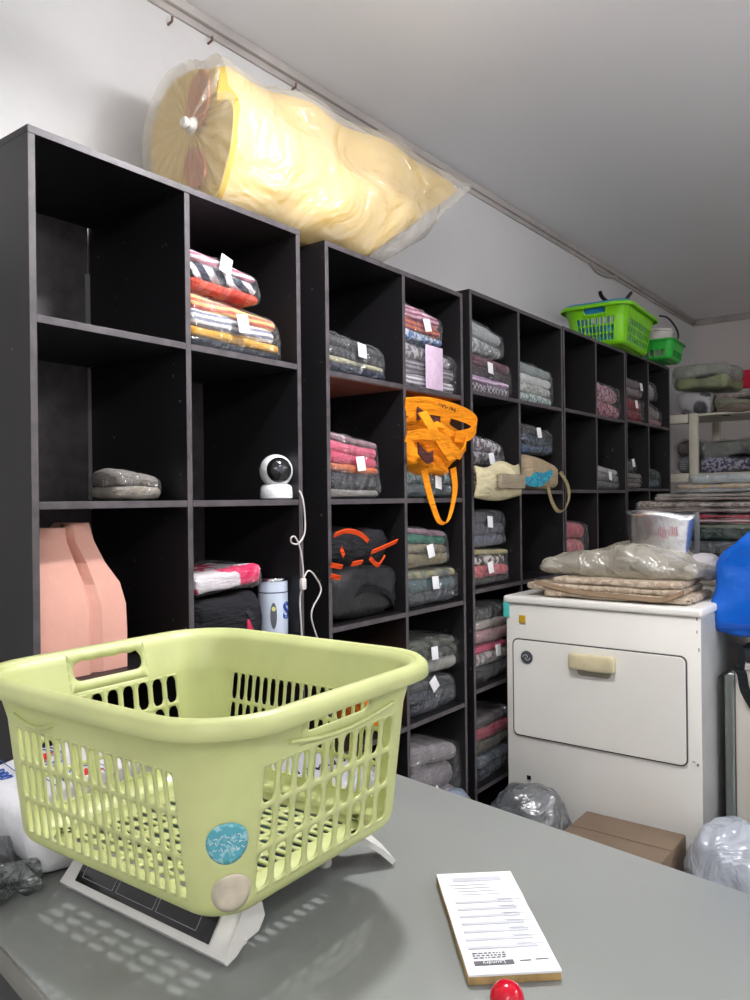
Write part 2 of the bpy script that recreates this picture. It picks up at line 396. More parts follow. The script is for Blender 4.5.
# ------------------------------------------------------------------ baskets
def wavy(s): return 0.0
def make_basket(at, bt, ab, bb, H, rt, rb, mat, t, nl, ns, rows=3, band=0.23, handle=True, floor=True, rimw=0.018, thick=0.0026, parts=True):
    """open laundry basket with slotted walls; at/bt, ab/bb = half lengths at rim and floor"""
    sb = 1 - band
    def dims(s):
        if s < sb: q = s / sb * 0.55
        else: q = 0.55 + (s - sb) / band * 0.45
        e = min(1, s / 0.10); fil = (1 - math.sqrt(max(0, 1 - (1 - e) ** 2))) * 0.022
        a = ab + (at - ab) * q - fil; b = bb + (bt - bb) * q - fil
        return a, b, rb + (rt - rb) * q
    def side(i, tt, s):
        a, b, r = dims(s); z = s * H
        if i == 0: return Vector((-(a - r) + 2 * (a - r) * tt, -b, z))
        if i == 1: return Vector((a, -(b - r) + 2 * (b - r) * tt, z))
        if i == 2: return Vector(((a - r) - 2 * (a - r) * tt, b, z))
        return Vector((-a, (b - r) - 2 * (b - r) * tt, z))
    def corner(i, tt, s):
        a, b, r = dims(s); z = s * H
        cx, cy = ((a - r, -(b - r)), (a - r, b - r), (-(a - r), b - r), (-(a - r), -(b - r)))[i]
        an = -PI / 2 + i * PI / 2 + tt * PI / 2
        return Vector((cx + r * math.cos(an), cy + r * math.sin(an), z))
    bm = bmesh.new()
    def quad(f, u0, u1, v0, v1):
        bm.faces.new([bm.verts.new(f(u, v)) for u, v in ((u0, v0), (u1, v0), (u1, v1), (u0, v1))])
    def holed(f, u0, u1, v0, v1, hw, hh, rr, su, sv, N=5, wave=0):
        uc, vc = (u0 + u1) / 2, (v0 + v1) / 2; sq = []
        for k in range(N): sq.append((-1 + 2 * k / N, -1))
        for k in range(N): sq.append((1, -1 + 2 * k / N))
        for k in range(N): sq.append((1 - 2 * k / N, 1))
        for k in range(N): sq.append((-1, 1 - 2 * k / N))
        O = []; I = []
        for x, y in sq:
            O.append(bm.verts.new(f(uc + x * (u1 - u0) / 2, vc + y * (v1 - v0) / 2)))
            xs = math.copysign(abs(x) ** 0.8, x) if abs(y) == 1 else x
            P = Vector((xs * hw, y * hh)); inn = Vector((max(-hw + rr, min(hw - rr, P.x)), max(-hh + rr, min(hh - rr, P.y))))
            d = P - inn; q = inn + (d.normalized() * rr if d.length > 1e-9 else d)
            if wave and y == 1 and abs(x) < .95: q.y += wave * math.sin(x * PI * 4)
            I.append(bm.verts.new(f(uc + q.x / su, vc + q.y / sv)))
        n_ = len(sq)
        for k in range(n_): bm.faces.new((O[k], O[(k + 1) % n_], I[(k + 1) % n_], I[k]))
    v0s = 0.10; vr = [v0s + (sb - 0.02 - v0s) * k / rows for k in range(rows + 1)]
    for i in range(4):
        f = lambda u, v, i=i: side(i, u, v)
        nc = nl if i % 2 == 0 else ns
        ln = (side(i, 1, .5) - side(i, 0, .5)).length
        for j in range(nc):
            u0, u1 = j / nc, (j + 1) / nc
            for a, b in ((0, .02), (.02, .045), (.045, .07), (.07, v0s)): quad(f, u0, u1, a, b)
            for k in range(rows):
                cw = ln / nc; ch = (vr[k + 1] - vr[k]) * H
                holed(f, u0, u1, vr[k], vr[k + 1], cw * 0.36, ch / 2 - 0.0026, cw * 0.32, ln, H)
            quad(f, u0, u1, vr[-1], sb)
            if not (handle and i % 2 == 1 and 0.2 <= (u0 + u1) / 2 <= 0.8):
                for q in range(4): quad(f, u0, u1, sb + band * q / 4, sb + band * (q + 1) / 4)
        if handle and i % 2 == 1:
            js = [j for j in range(nc) if 0.2 <= (j + .5) / nc <= 0.8]; u0, u1 = js[0] / nc, (js[-1] + 1) / nc
            lt = (side(i, 1, .9) - side(i, 0, .9)).length
            holed(f, u0, u1, sb, 1.0, (u1 - u0) * lt / 2 - 0.008, band * H * 0.24, band * H * .2, lt, H, N=24, wave=0.0012)
        g = lambda u, v, i=i: corner(i, u, v)
        vs = [0, .02, .045, .07, v0s] + vr[1:] + [sb] + [sb + band * q / 4 for q in (1, 2, 3, 4)]
        for j in range(8):
            for a, b in zip(vs[:-1], vs[1:]): quad(g, j / 8, (j + 1) / 8, a, b)
    if floor:
        a, b, r = dims(0)
        # floor plate with slots, clipped to the rounded outline by scaling each row
        nx, ny = int(2 * a / 0.030), int(2 * b / 0.016)
        def fl(u, v):
            y = -b + 2 * b * v; lim = a if abs(y) < b - r else a - r + math.sqrt(max(0, r * r - (abs(y) - b + r) ** 2))
            return Vector((-lim + 2 * lim * u, y, 0.0))
        for ix in range(nx):
            for iy in range(ny):
                u0, u1, v0, v1 = ix / nx, (ix + 1) / nx, iy / ny, (iy + 1) / ny
                if 0 < ix < nx - 1 and 0 < iy < ny - 1: holed(fl, u0, u1, v0, v1, a / nx * 0.74, b / ny * 0.62, b / ny * 0.5, 2 * a, 2 * b, N=3)
                else: quad(fl, u0, u1, v0, v1)
    bmesh.ops.remove_doubles(bm, verts=bm.verts, dist=0.0004)
    o = obj('slotted_body', bm, mat, t, angle=60)
    so = o.modifiers.new('s', 'SOLIDIFY'); so.thickness = thick; so.offset = 0
    # rolled rim
    bm = bmesh.new(); a, b, r = dims(1.0); prof = [(-0.0015, -0.010), (-0.0015, -0.002), (0.003, 0.002), (rimw * .6, 0.003), (rimw, -0.003), (rimw + .0015, -rimw * 0.9), (rimw - .002, -rimw), (rimw - .003, -0.008), (rimw * .5, -0.002), (0.002, -0.006)]
    ring = []
    for i in range(4):
        for j in range(10 if i % 2 == 0 else 8):
            n_ = 10 if i % 2 == 0 else 8
            p = side(i, j / n_, 1.0); nr = Vector(((0, -1, 0), (1, 0, 0), (0, 1, 0), (-1, 0, 0))[i]); ring.append((p, nr))
        for j in range(8):
            p = corner(i, j / 8, 1.0); an = -PI / 2 + i * PI / 2 + j / 8 * PI / 2; ring.append((p, Vector((math.cos(an), math.sin(an), 0))))
    vv = [[bm.verts.new(p + nr * q[0] + Vector((0, 0, q[1]))) for q in prof] for p, nr in ring]
    N = len(vv); K = len(prof)
    for i in range(N):
        for k in range(K): bm.faces.new((vv[i][k], vv[(i + 1) % N][k], vv[(i + 1) % N][(k + 1) % K], vv[i][(k + 1) % K]))
    obj('rim', bm, mat, t, angle=70)
    return side, corner, dims

def plastic(name, rgb, rough=0.38, sss=0.0):
    mt, n, l, b = newmat(name); v = texcoord(n, l)
    nz = n.new('ShaderNodeTexNoise'); nz.inputs['Scale'].default_value = 14; nz.inputs['Detail'].default_value = 8; l.new(v, nz.inputs['Vector'])
    a = lin(rgb); d = tuple(x * 0.86 for x in a[:3]) + (1,)
    l.new(mixrgb(n, l, ramp(n, l, nz.outputs['Fac'], 0.4, 0.75), a, d), b.inputs['Base Color'])
    b.inputs['Roughness'].default_value = rough
    tl = n.new('ShaderNodeBsdfTranslucent'); tl.inputs['Color'].default_value = a
    mx = n.new('ShaderNodeMixShader'); mx.inputs[0].default_value = sss
    l.new(b.outputs[0], mx.inputs[1]); l.new(tl.outputs[0], mx.inputs[2]); l.new(mx.outputs[0], n['Material Output'].inputs['Surface'])
    return mt
M_PGREEN = plastic('pale_green_plastic', (216, 222, 156), 0.4, 0.2)
BK = Vector((-0.773, 0.660, 0.980))
bk = thing('laundry_basket', 'large pale yellow-green slotted laundry basket standing on the white scale', 'laundry basket', BK, math.radians(1.6))
bside, bcorner, bdims = make_basket(0.219, 0.194, 0.186, 0.158, 0.214, 0.078, 0.040, M_PGREEN, bk, 18, 9, 3, 0.25)
# small lips under the rim
for i, t0, t1 in ((1, 0.15, 0.95), (0, 0.02, 0.30)):
    bm = bmesh.new()
    pts = []
    for k in range(13):
        q = k / 12; p = bside(i, t0 + (t1 - t0) * q, 0.80 - 0.05 * math.sin(q * PI))
        pts.append(p + Vector(((0, -1, 0), (1, 0, 0))[i]) * 0.003)
    tube(bm, pts, 0.0028, 6)
    obj('lip', bm, M_PGREEN, bk)
# round stickers on the plain corner facing the camera
def sticker(s, tt, rad, mat, name, label, off=0.0024):
    def P(x, y):
        a, b, r = bdims(s); return bcorner(0, tt + x / (r * PI / 2), s + y / 0.205) + nrm(x) * off
    def nrm(x):
        a, b, r = bdims(s); an = -PI / 2 + (tt + x / (r * PI / 2)) * PI / 2; return Vector((math.cos(an), math.sin(an), -0.2)).normalized()
    bm = bmesh.new(); rings = [[bm.verts.new(P(0, 0))]]
    for k in range(1, 5): rings.append([bm.verts.new(P(rad * k / 4 * math.cos(2 * PI * j / 28), rad * k / 4 * math.sin(2 * PI * j / 28))) for j in range(28)])
    for j in range(28): bm.faces.new((rings[0][0], rings[1][j], rings[1][(j + 1) % 28]))
    for k in range(1, 4):
        for j in range(28): bm.faces.new((rings[k][j], rings[k + 1][j], rings[k + 1][(j + 1) % 28], rings[k][(j + 1) % 28]))
    o = obj(name, bm, mat, bk); o['label'] = label; o.modifiers.new('s', 'SOLIDIFY').thickness = 0.0003
    return P, o
def sticker_mat():
    mt, n, l, b = newmat('blue_sticker'); v = texcoord(n, l)
    a = n.new('ShaderNodeTexNoise'); a.inputs['Scale'].default_value = 150; a.inputs['Detail'].default_value = 3; l.new(v, a.inputs['Vector'])
    l.new(mixrgb(n, l, ramp(n, l, a.outputs['Fac'], 0.52, 0.60), lin((84, 164, 178)), lin((150, 200, 205))), b.inputs['Base Color'])
    b.inputs['Roughness'].default_value = 0.35; return mt
P1, so_ = sticker(0.40, 0.60, 0.0205, sticker_mat(), 'sticker', 'round teal blue sticker with worn white lettering')
bm = bmesh.new(); rnd = random.Random(4)
for row, (yy, wd) in enumerate(((0.007, 0.026), (0.001, 0.034), (-0.005, 0.028))):   # worn illegible script
    x = -wd / 2
    while x < wd / 2:
        pts = [P1(x + k * 0.0012, yy + rnd.uniform(-0.0022, 0.0022)) for k in range(4)]
        pts = [p + Vector((0.0007, -0.0007, 0)) for p in pts]
        tube(bm, pts, 0.00045, 4); x += 0.0055
obj('lettering', bm, simple('sticker_ink', (214, 214, 222), 0.5), so_)
sticker(0.155, 0.66, 0.0195, simple('faded_sticker', (196, 186, 165), 0.5, var=0.12, vscale=60), 'sticker', 'faded greyish round sticker at the bottom corner')

# ------------------------------------------------------------------ scale
M_WHITE = simple('white_plastic', (214, 212, 208), 0.35, var=0.03)
M_BLK = simple('black_gloss', (22, 22, 24), 0.15, var=0.02)
M_DPLAT = simple('dark_steel_plate', (30, 52, 56), 0.3, var=0.2)
sx, sy = -0.792, 0.712
scl = thing('weighing_scale', 'white electronic price scale with a sloping black display, under the pale green basket', 'scale', (sx, sy, CT), 0.02)
bm = bmesh.new()
# body: extruded side profile, front slopes down toward the customer
prof = [(-0.158, 0.010), (-0.154, 0.004), (-0.140, 0.008), (-0.125, 0.018), (-0.100, 0.016), (-0.092, 0.026), (-0.090, 0.036), (-0.094, 0.052), (-0.102, 0.060), (-0.110, 0.061), (-0.114, 0.060), (-0.124, 0.056)]
NX = 12; rows_ = []
for i in range(NX + 1):
    x = -0.148 + 0.296 * i / NX; q = abs(2 * i / NX - 1)
    fl_ = max(0, (q - 0.75) / 0.25)
    rows_.append([bm.verts.new((x + (0.006 * fl_ * math.copysign(1, x) if (z < 0.02 and y < -.1) else 0), y, z - 0.006 * fl_ * (z > 0.03) + (0.012 * (1 - fl_) if (z < 0.02 and y > -0.13) else 0))) for y, z in prof])
for i in range(NX):
    for k in range(len(prof)): bm.faces.new((rows_[i][k], rows_[i][(k + 1) % len(prof)], rows_[i + 1][(k + 1) % len(prof)], rows_[i + 1][k]))
bm.faces.new(rows_[0]); bm.faces.new(rows_[-1][::-1])
obj('front_housing', bm, M_WHITE, scl, angle=30)
obj('body', boxb((0, .015, .036), (.21, .235, .046), .01), simple('shade_grey_plastic', (44, 46, 48), .5), scl)  # dark colour paints in the shade under the basket
e1 = Vector((1, 0, 0)); e2 = Vector((0, 0.034, 0.046)).normalized(); en = e1.cross(e2)
o3 = Vector((0, -0.141, 0.033)) + en * 0.0015
Mf = frame(o3, e1, e2)
bm = bmesh.new(); box(bm, (0, 0, 0), (0.250, 0.040, 0.002), 0.0008); bmesh.ops.transform(bm, matrix=Mf, verts=bm.verts)
dp = obj('display_panel', bm, M_BLK, scl)
bm = bmesh.new()
for cx, wdt in ((-0.083, 0.062), (-0.010, 0.070), (0.066, 0.070)):
    for a, b in (((cx - wdt / 2, -.013), (cx + wdt / 2, -.013)), ((cx + wdt / 2, -.013), (cx + wdt / 2, .013)), ((cx + wdt / 2, .013), (cx - wdt / 2, .013)), ((cx - wdt / 2, .013), (cx - wdt / 2, -.013))):
        c = ((a[0] + b[0]) / 2, (a[1] + b[1]) / 2, 0.0012); box(bm, c, (abs(a[0] - b[0]) + 0.0006, abs(a[1] - b[1]) + 0.0006, 0.0005))
bmesh.ops.transform(bm, matrix=Mf, verts=bm.verts)
obj('window_outline', bm, simple('display_line', (150, 150, 150), 0.5), dp)
for ix, iy in ((-1, -.8), (1, -.8), (1, .6), (-1, .6)):
    bm = bmesh.new(); lathe(bm, [(0.010, 0), (0.011, 0.003), (0.010, 0.015)], 14, Matrix.Translation((ix * (0.125 if iy < 0 else .085), iy * 0.142 + .004, 0)))
    obj('foot', bm, M_WHITE, scl)
for ix in (-1, 1):      # swept rear corners
    bm = bmesh.new()
    ribbon(bm, [(ix * .09, .105, .045), (ix * .112, .125, .040), (ix * .132, .143, .022), (ix * .144, .155, .006)], [Vector((.045 * ix, -.03, 0))] * 4, .007)
    obj('foot', bm, M_WHITE, scl)
obj('weighing_plate', boxb((0, 0, 0.070), (0.255, 0.225, 0.018), 0.005), M_DPLAT, scl)

# ------------------------------------------------------------------ receipt pad
M_PAPER = simple('white_paper', (238, 238, 242), 0.6, var=0.01)
M_CARD = simple('kraft_board', (172, 142, 92), 0.7, var=0.2, vscale=60)
M_INK = simple('grey_print', (190, 192, 200), 0.7); M_INKD = simple('dark_print', (92, 92, 98), 0.7)
q = [atZ(465, 985, CZ), atZ(560, 978, CZ), atZ(512, 871, CZ + .011), atZ(438, 880, CZ + .011)]
ax = ((q[1] - q[0]) + (q[2] - q[3])).normalized(); ay = ((q[3] - q[0]) + (q[2] - q[1])); ay = (ay - ax * ay.dot(ax)).normalized()
pc = sum(q, Vector()) / 4; PW, PL = 0.098, 0.213
pd = thing('receipt_pad', 'white printed receipt pad with kraft board backing lying on the counter', 'receipt pad', (pc.x, pc.y, CT), math.atan2(ax.y, ax.x) - 0.085)
obj('backing_board', boxb((0, 0, 0.0045), (PW, PL, 0.009), 0.0006), M_CARD, pd)
bm = bmesh.new(); bmw = soft((PW, PL + 0.004, 0.003), 0.001, 3, 0.0006, 40, (4, 14, 2), c=(0, 0, 0.0106))
obj('sheet', bmw, M_PAPER, pd)
bm = bmesh.new(); zt = 0.0127
for k in range(7):
    y = -0.062 + k * 0.0158
    box(bm, (-0.002, y, zt), (0.076 - 0.001 * k, 0.0048, 0.0003))
    box(bm, (0.022, y + 0.0055, zt), (0.020, 0.0008, 0.0003)); box(bm, (0.030, y + 0.0035, zt), (0.03, 0.0006, 0.0003))
for k in range(4): box(bm, (-0.014 + k * 0.004, 0.075 - 0.008 * k, zt), (0.046, 0.0012, 0.0003))
box(bm, (0.0, 0.089, zt), (0.062, 0.010, 0.0002))
obj('printed_lines', bm, M_INK, pd)
bm = bmesh.new()
box(bm, (-0.018, -0.0905, zt), (0.042, 0.0075, 0.0003))
rnd = random.Random(2)
for r_ in range(3):
    x = -0.038
    while x < -0.004:
        wl = rnd.uniform(0.0015, 0.005); box(bm, (x + wl / 2, -0.081 + r_ * 0.0042, zt), (wl, 0.0016, 0.0003)); x += wl + 0.0015
box(bm, (0.016, -0.089, zt), (0.012, 0.0012, 0.0003)); box(bm, (0.034, -0.088, zt), (0.014, 0.0012, 0.0003))
obj('header_print', bm, M_INKD, pd)
bm = textmesh('Laundry', 0.0075, Matrix.Translation((-0.018, -0.0905, zt + 0.0004)) @ Matrix.Rotation(PI, 4, 'Z'), thick=0.0001)
obj('header_lettering', bm, M_PAPER, pd)

# red knob at the near edge of the pad
p = atZ(507, 1000, 0.925)
kn = thing('stamp', 'glossy red round-knobbed stamp standing in front of the receipt pad', 'stamp', (p.x, p.y, CT))
M_RED = simple('red_gloss', (196, 12, 40), 0.12, var=0.03)
obj('knob', lathe(bmesh.new(), [(0.001, 0.0415), (0.007, 0.0405), (0.012, 0.037), (0.0155, 0.031), (0.0165, 0.025), (0.015, 0.019), (0.010, 0.014), (0.007, 0.011)], 28), M_RED, kn)
obj('base', lathe(bmesh.new(), [(0.0135, 0), (0.0145, 0.002), (0.0145, 0.006), (0.009, 0.009), (0.007, 0.0112)], 28), M_BLK, kn)

# ------------------------------------------------------------------ bundles left of and behind the basket
M_WFILM = simple('white_poly', (222, 222, 226), 0.3, var=0.05, bump=0.6, bscale=18)
bgc = Vector((-1.115, 0.672, CT))
wb = thing('poly_bag', 'white printed plastic bag with a red star, lying left of the pale green basket', 'plastic bag', bgc, math.radians(-10))
def fn(q):
    q.z += 0.003 * math.sin(q.x * 24) * math.cos(q.y * 19) + (.12 * (q.y + .11) if q.z > 0 else 0); return q
obj('bag', soft((0.32, 0.22, 0.066), 0.022, 12, 0.006, 12, (20, 18, 8), fn, c=(0, 0, 0.037)), M_WFILM, wb)
bm = bmesh.new()
def star(bm, M, r, r2):
    vs = [bm.verts.new(M @ Vector(((r if k % 2 == 0 else r2) * math.sin(k * PI / 5), (r if k % 2 == 0 else r2) * math.cos(k * PI / 5), 0))) for k in range(10)]
    bm.faces.new(vs); ret = bmesh.ops.extrude_face_region(bm, geom=[f for f in bm.faces if vs[0] in f.verts])
    bmesh.ops.translate(bm, verts=[g for g in ret['geom'] if isinstance(g, bmesh.types.BMVert)], vec=M.to_3x3() @ Vector((0, 0, 0.0008)))
Mt = frame((-0.105, -0.010, 0.0835), (1, 0, 0), (0, 1, .12)); star(bm, Mt, 0.028, 0.012)
M_RP = simple('red_print', (205, 30, 45), 0.4); obj('star_print', bm, M_RP, wb); bm = bmesh.new()
Mt2 = frame((0.040, 0.010, 0.0865), (1, 0, 0), (0, 1, .12)); star(bm, Mt2, 0.028, 0.012)
obj('star_print', bm, M_RP, wb)
bm = bmesh.new()
for Mx in (Mt, Mt2):
    for s in (0.85, 1.15):
        tube(bm, [Mx @ Vector((0.052 * s * math.cos(a), 0.028 * s * math.sin(a), -0.0005)) for a in [2 * PI * k / 28 for k in range(28)]], 0.0012, 4, True)
    tube(bm, [Mx @ Vector((x, -0.046, -0.001)) for x in (-.05, 0, .05)], 0.0009, 4)
textmesh('DIXI', 0.026, frame((-0.085, -0.075, 0.0755), (1, 0, 0), (0, 1, .12)), bm, 0.001)
obj('blue_print', bm, simple('blue_print', (40, 80, 160), 0.4), wb)

M_GFILM = film((150, 158, 160), 0.5, 14)
gb = thing('plastic_wrapper', 'crumpled grey clear plastic wrapper lying beside the left end of the scale', 'plastic wrapper', (-1.05, 0.505, CT), -0.12)
obj('wrapper', soft((0.20, 0.07, 0.018), 0.007, 5, 0.022, 24, (12, 7, 3), None, 0.02, 50, c=(0, 0, 0.022)), [film((120, 128, 130), 0.45, 30)], gb, angle=5)
obj('dark_cloth', soft((0.15, 0.05, 0.016), 0.009, 8, 0.008, 25, (10, 8, 3), c=(0, 0.0, 0.022)), cloth((62, 62, 66)), gb)
gp = thing('mailer_bag', 'grey plastic mailer with black lettering behind the pale green basket, seen through its slots', 'mailer bag', (-0.93, 0.99, CT), math.radians(-6))
obj('bag', soft((0.28, 0.13, 0.045), 0.018, 21, 0.006, 12, (18, 10, 6), c=(0, 0, 0.026)), simple('grey_poly', (168, 168, 176), 0.35, bump=0.4, bscale=20), gp)
obj('lettering', scribble(bmesh.new(), frame((0.05, -0.0, 0.050), (.2, 1, 0), (-1, 0.2, 0)), .10, .026, .0022, 9), simple('black_print', (24, 24, 26), 0.5), gp)

# ------------------------------------------------------------------ laundry packages on the shelves
M_TAG = simple('paper_tag', (228, 228, 230), 0.6, var=0.02)
FILM = film()
pk_seed = [100]
def package(y0, y1, z0, z1, layers, label, X=-1.42, depth=0.27, tg=None, fl=True, lean=0.0, group=None, name='laundry_package', cat='laundry package', amp=0.006, twist=False, tgsz=(0.038, 0.042)):
    """a stack of folded clothes in clear film; front face at X"""
    pk_seed[0] += 1; sd = pk_seed[0]; rnd = random.Random(sd)
    W = y1 - y0; Hh = z1 - z0
    t = thing(name, label, cat, (X - depth / 2, (y0 + y1) / 2, z0), 0, group or 'laundry packages on the black shelves')
    tot = sum(l_[3] if len(l_) > 3 else 1 for l_ in layers); z = 0.003
    def lf(q):
        tt = max(0, min(1, q.z / Hh))
        q.z *= 1 - lean * (q.y / W + 0.5) * 0.9
        q.y -= 0.04 * W * tt * (q.y > 0) * (1 + lean)
        return q
    for i, ly in enumerate(layers):
        fr = (ly[3] if len(ly) > 3 else 1) / tot; h = (Hh - 0.008) * fr
        ww = (W - 0.008) * rnd.uniform(0.92, 1.0); dd = (depth - 0.01) * rnd.uniform(0.94, 1.0)
        cz = z + h / 2
        obj('folded_cloth', soft((dd, ww, h * 1.06), h * 0.5, sd + i * 3.1, amp * min(1, h / 0.03), 14, (8, 16, 6), lambda q, cz=cz: lf(q + Vector((0, 0, cz))), c=(0, rnd.uniform(-.002, .002), 0)), cloth(ly[0], ly[1] if len(ly) > 1 else 'plain', ly[2] if len(ly) > 2 else None), t)
        z += h
    if fl:
        def ff(q):
            q = lf(q + Vector((0, 0, Hh / 2)))
            return q
        bm = soft((depth, W, Hh), min(0.03, Hh * 0.35), sd + .5, 0.006, 22, (14, 26, 10), ff, 0.005, 60)
        if twist:      # gathered tail of the film
            pts = [Vector((depth * .3, W * 0.46, Hh * 0.35)), Vector((depth * .33, W * .60, Hh * .32)), Vector((depth * .36, W * .72, Hh * .42))]
            tube(bm, catmull(pts, 5), 0.01, 7, rad=[0.035, 0.022, 0.014, 0.010, 0.007, 0.006, 0.006, 0.008, 0.011, 0.014, 0.018])
        obj('plastic_wrap', bm, FILM, t)
    if tg:
        u, v = tg[0], tg[1]; ang = tg[2] if len(tg) > 2 else rnd.uniform(-.2, .2)
        zz = Hh * v * (1 - lean * u * .9)
        M = Matrix.Translation((depth / 2 + 0.0105, -W / 2 + u * W, zz)) @ Matrix.Rotation(ang, 4, 'X') @ Matrix.Rotation(-0.12, 4, 'Y')
        bm = bmesh.new(); box(bm, (0, 0, 0), (0.0012, tgsz[0], tgsz[1]), 0.0003); bmesh.ops.transform(bm, matrix=M, verts=bm.verts)
        obj('paper_tag', bm, M_TAG, t)
    return t
def stack(u, k, items, X=-1.42, pxs=None):
    """items bottom-up: dict(px0, px1, top, layers, label, ...); rests on shelf k of unit u"""
    z = shelf_z(u, k) + 0.0008
    col_lo = UNITS[u][0] + BT + 0.004
    for it in items:
        it = dict(it); a, b, top = it.pop('px0'), it.pop('px1'), it.pop('top')
        Xi = it.pop('X', X)
        mid = (a + b) / 2
        y0 = atX(a, 500, Xi).y; y1 = atX(b, 500, Xi).y
        for s in (UNITS[u][0] + BT, UNITS[u][1] + BT / 2):
            if abs(y0 - s) < 0.05: y0 = max(y0, s + 0.007)
        z1 = atX(mid, top, Xi).z
        if z1 < z + 0.02: z1 = z + 0.03
        package(y0, y1, z, z1, X=Xi, **it)
        z = z1 + 0.001
P_ = 'plain'; S_ = 'stripe'; K_ = 'speck'; Cc = 'check'; G_ = 'diag'
stack(0, 1, [
  dict(px0=192, px1=287, top=300, tg=(.50, .62, .1), lean=.22, tgsz=(.036, .045), layers=[((44, 46, 54),), ((206, 152, 52),), ((120, 124, 140), S_, (210, 208, 212), 1.6), ((196, 98, 80), S_, (224, 180, 110), 1.2)], label='film-wrapped pile of orange, grey striped and navy clothes, under the maroon striped package'),
  dict(px0=192, px1=268, top=256, tg=(.42, .8, -.3), lean=.30, tgsz=(.036, .045), layers=[((166, 42, 44), P_, (200, 84, 52)), ((44, 48, 64), G_, (206, 202, 208), 1.4), ((176, 100, 124), S_, (216, 208, 216), .8)], label='film-wrapped pile of maroon, navy and striped clothes on top of the orange striped package')])
stack(0, 2, [dict(px0=116, px1=166, top=469, X=-1.46, depth=.12, lean=.25, amp=.014, layers=[((176, 166, 150), P_, (96, 92, 90)), ((128, 122, 116),)], label='small crumpled clear packet of beige cloth alone in its cube')])
stack(1, 1, [dict(px0=331, px1=391, top=336, tg=(.48, .68), lean=.18, layers=[((40, 44, 58),), ((186, 182, 150), P_, (110, 108, 96), .5), ((58, 58, 62),), ((70, 70, 74),)], label='film-wrapped dark grey and cream clothes beside the blanket with the pink paper band')])
stack(1, 1, [
  dict(px0=404, px1=462, top=345, lean=.15, twist=True, depth=.28, layers=[((120, 116, 122), S_, (206, 202, 208)), ((150, 146, 152), S_, (84, 80, 90)), ((176, 170, 176), K_, (98, 92, 98))], label='grey and white blanket in film with a pale pink paper band, above the orange tote'),
  dict(px0=404, px1=448, top=306, tg=(.5, .5), lean=.2, layers=[((92, 124, 168), K_, (200, 206, 214), .7), ((202, 110, 66), S_, (130, 54, 72)), ((150, 74, 100), S_, (206, 168, 186))], label='film-wrapped pink, orange and blue patterned clothes on top of the pink-banded blanket')])
# pink band round the blanket
ya, yb = atX(424, 400, -1.42).y, atX(441, 400, -1.42).y; zb, zt_ = shelf_z(1, 1), atX(432, 347, -1.42).z
for o in list(C.objects):
    if o.get('label', '').startswith('grey and white blanket'):
        bm = bmesh.new(); box(bm, (0.148, (ya + yb) / 2 - o.location.y, (zt_ - zb) / 2 + .002), (0.002, (yb - ya), (zt_ - zb) * .97), 0.0005)
        obj('paper_band', bm, simple('pink_paper', (206, 182, 204), 0.6, var=0.08, vscale=40), o)['label'] = 'pale pink paper band'
stack(1, 2, [dict(px0=331, px1=384, top=432, tg=(.5, .56), lean=.15, layers=[((150, 146, 140), P_, (110, 108, 104), .7), ((52, 52, 58), P_, None, 1.6), ((212, 104, 46), P_, (90, 86, 90), .6), ((198, 82, 110),), ((214, 100, 128),), ((150, 120, 130), P_, None, .5)], label='tall film-wrapped stack of pink, orange and black clothes beside the orange tote')])
stack(1, 2, [dict(px0=405, px1=459, top=470, tg=(.55, .55), layers=[((92, 108, 112),), ((70, 112, 112), K_, (140, 156, 156))], label='film-wrapped teal and grey clothes squashed under the orange tote')])
stack(1, 3, [
  dict(px0=406, px1=461, top=567, tg=(.45, .62), lean=.1, layers=[((56, 60, 66),), ((52, 84, 86), P_, (84, 90, 96)), ((64, 76, 86), P_, (176, 166, 96), .7)], label='film-wrapped dark teal and grey clothes under the green and mauve package'),
  dict(px0=406, px1=452, top=524, tg=(.45, .42), lean=.22, layers=[((132, 118, 84), P_, (96, 90, 70), 1.4), ((128, 120, 96),), ((36, 104, 84),), ((132, 104, 116), P_, None, .6)], label='film-wrapped khaki, green and mauve clothes, below the strap loop of the orange tote')])
stack(1, 4, [
  dict(px0=408, px1=457, top=676, tg=(.42, .85, .5), lean=.15, layers=[((46, 50, 62),), ((58, 62, 72),), ((50, 52, 58),)], label='film-wrapped navy clothes under the grey rolled blanket'),
  dict(px0=406, px1=461, top=636, tg=(.42, .62), lean=.15, layers=[((158, 158, 152), P_, (128, 128, 122), 1.3), ((72, 76, 66), G_, (40, 46, 44)), ((66, 70, 60),)], label='film-wrapped olive camouflage clothes over a pale grey rolled blanket')])
stack(1, 5, [dict(px0=408, px1=462, top=735, tg=(.4, .35, .6), lean=.25, depth=.3, layers=[((150, 144, 148),), ((128, 122, 126), P_, None, 1.4), ((140, 134, 138),)], label='large film-wrapped pale grey bedding bundle in a low cube behind the counter')])
stack(2, 1, [
  dict(px0=474, px1=516, top=357, tg=(.35, .68), lean=.1, layers=[((176, 168, 176), Cc, (60, 54, 62)), ((160, 110, 160), S_, (206, 190, 206), .6), ((58, 44, 50),), ((92, 46, 62),)], label='film-wrapped maroon, lilac and checked clothes under a pale grey bundle'),
  dict(px0=474, px1=509, top=322, lean=.3, layers=[((176, 178, 178), K_, (120, 126, 126)), ((160, 164, 164),)], label='pale grey film-wrapped bundle on top of the maroon and checked clothes')])
stack(2, 1, [dict(px0=523, px1=557, top=364, lean=.1, layers=[((104, 140, 132), K_, (190, 192, 190)), ((186, 188, 184), K_, (150, 152, 148)), ((196, 198, 196),), ((140, 150, 148),)], label='film-wrapped white and sea-green clothes, above the beige tote bag')])
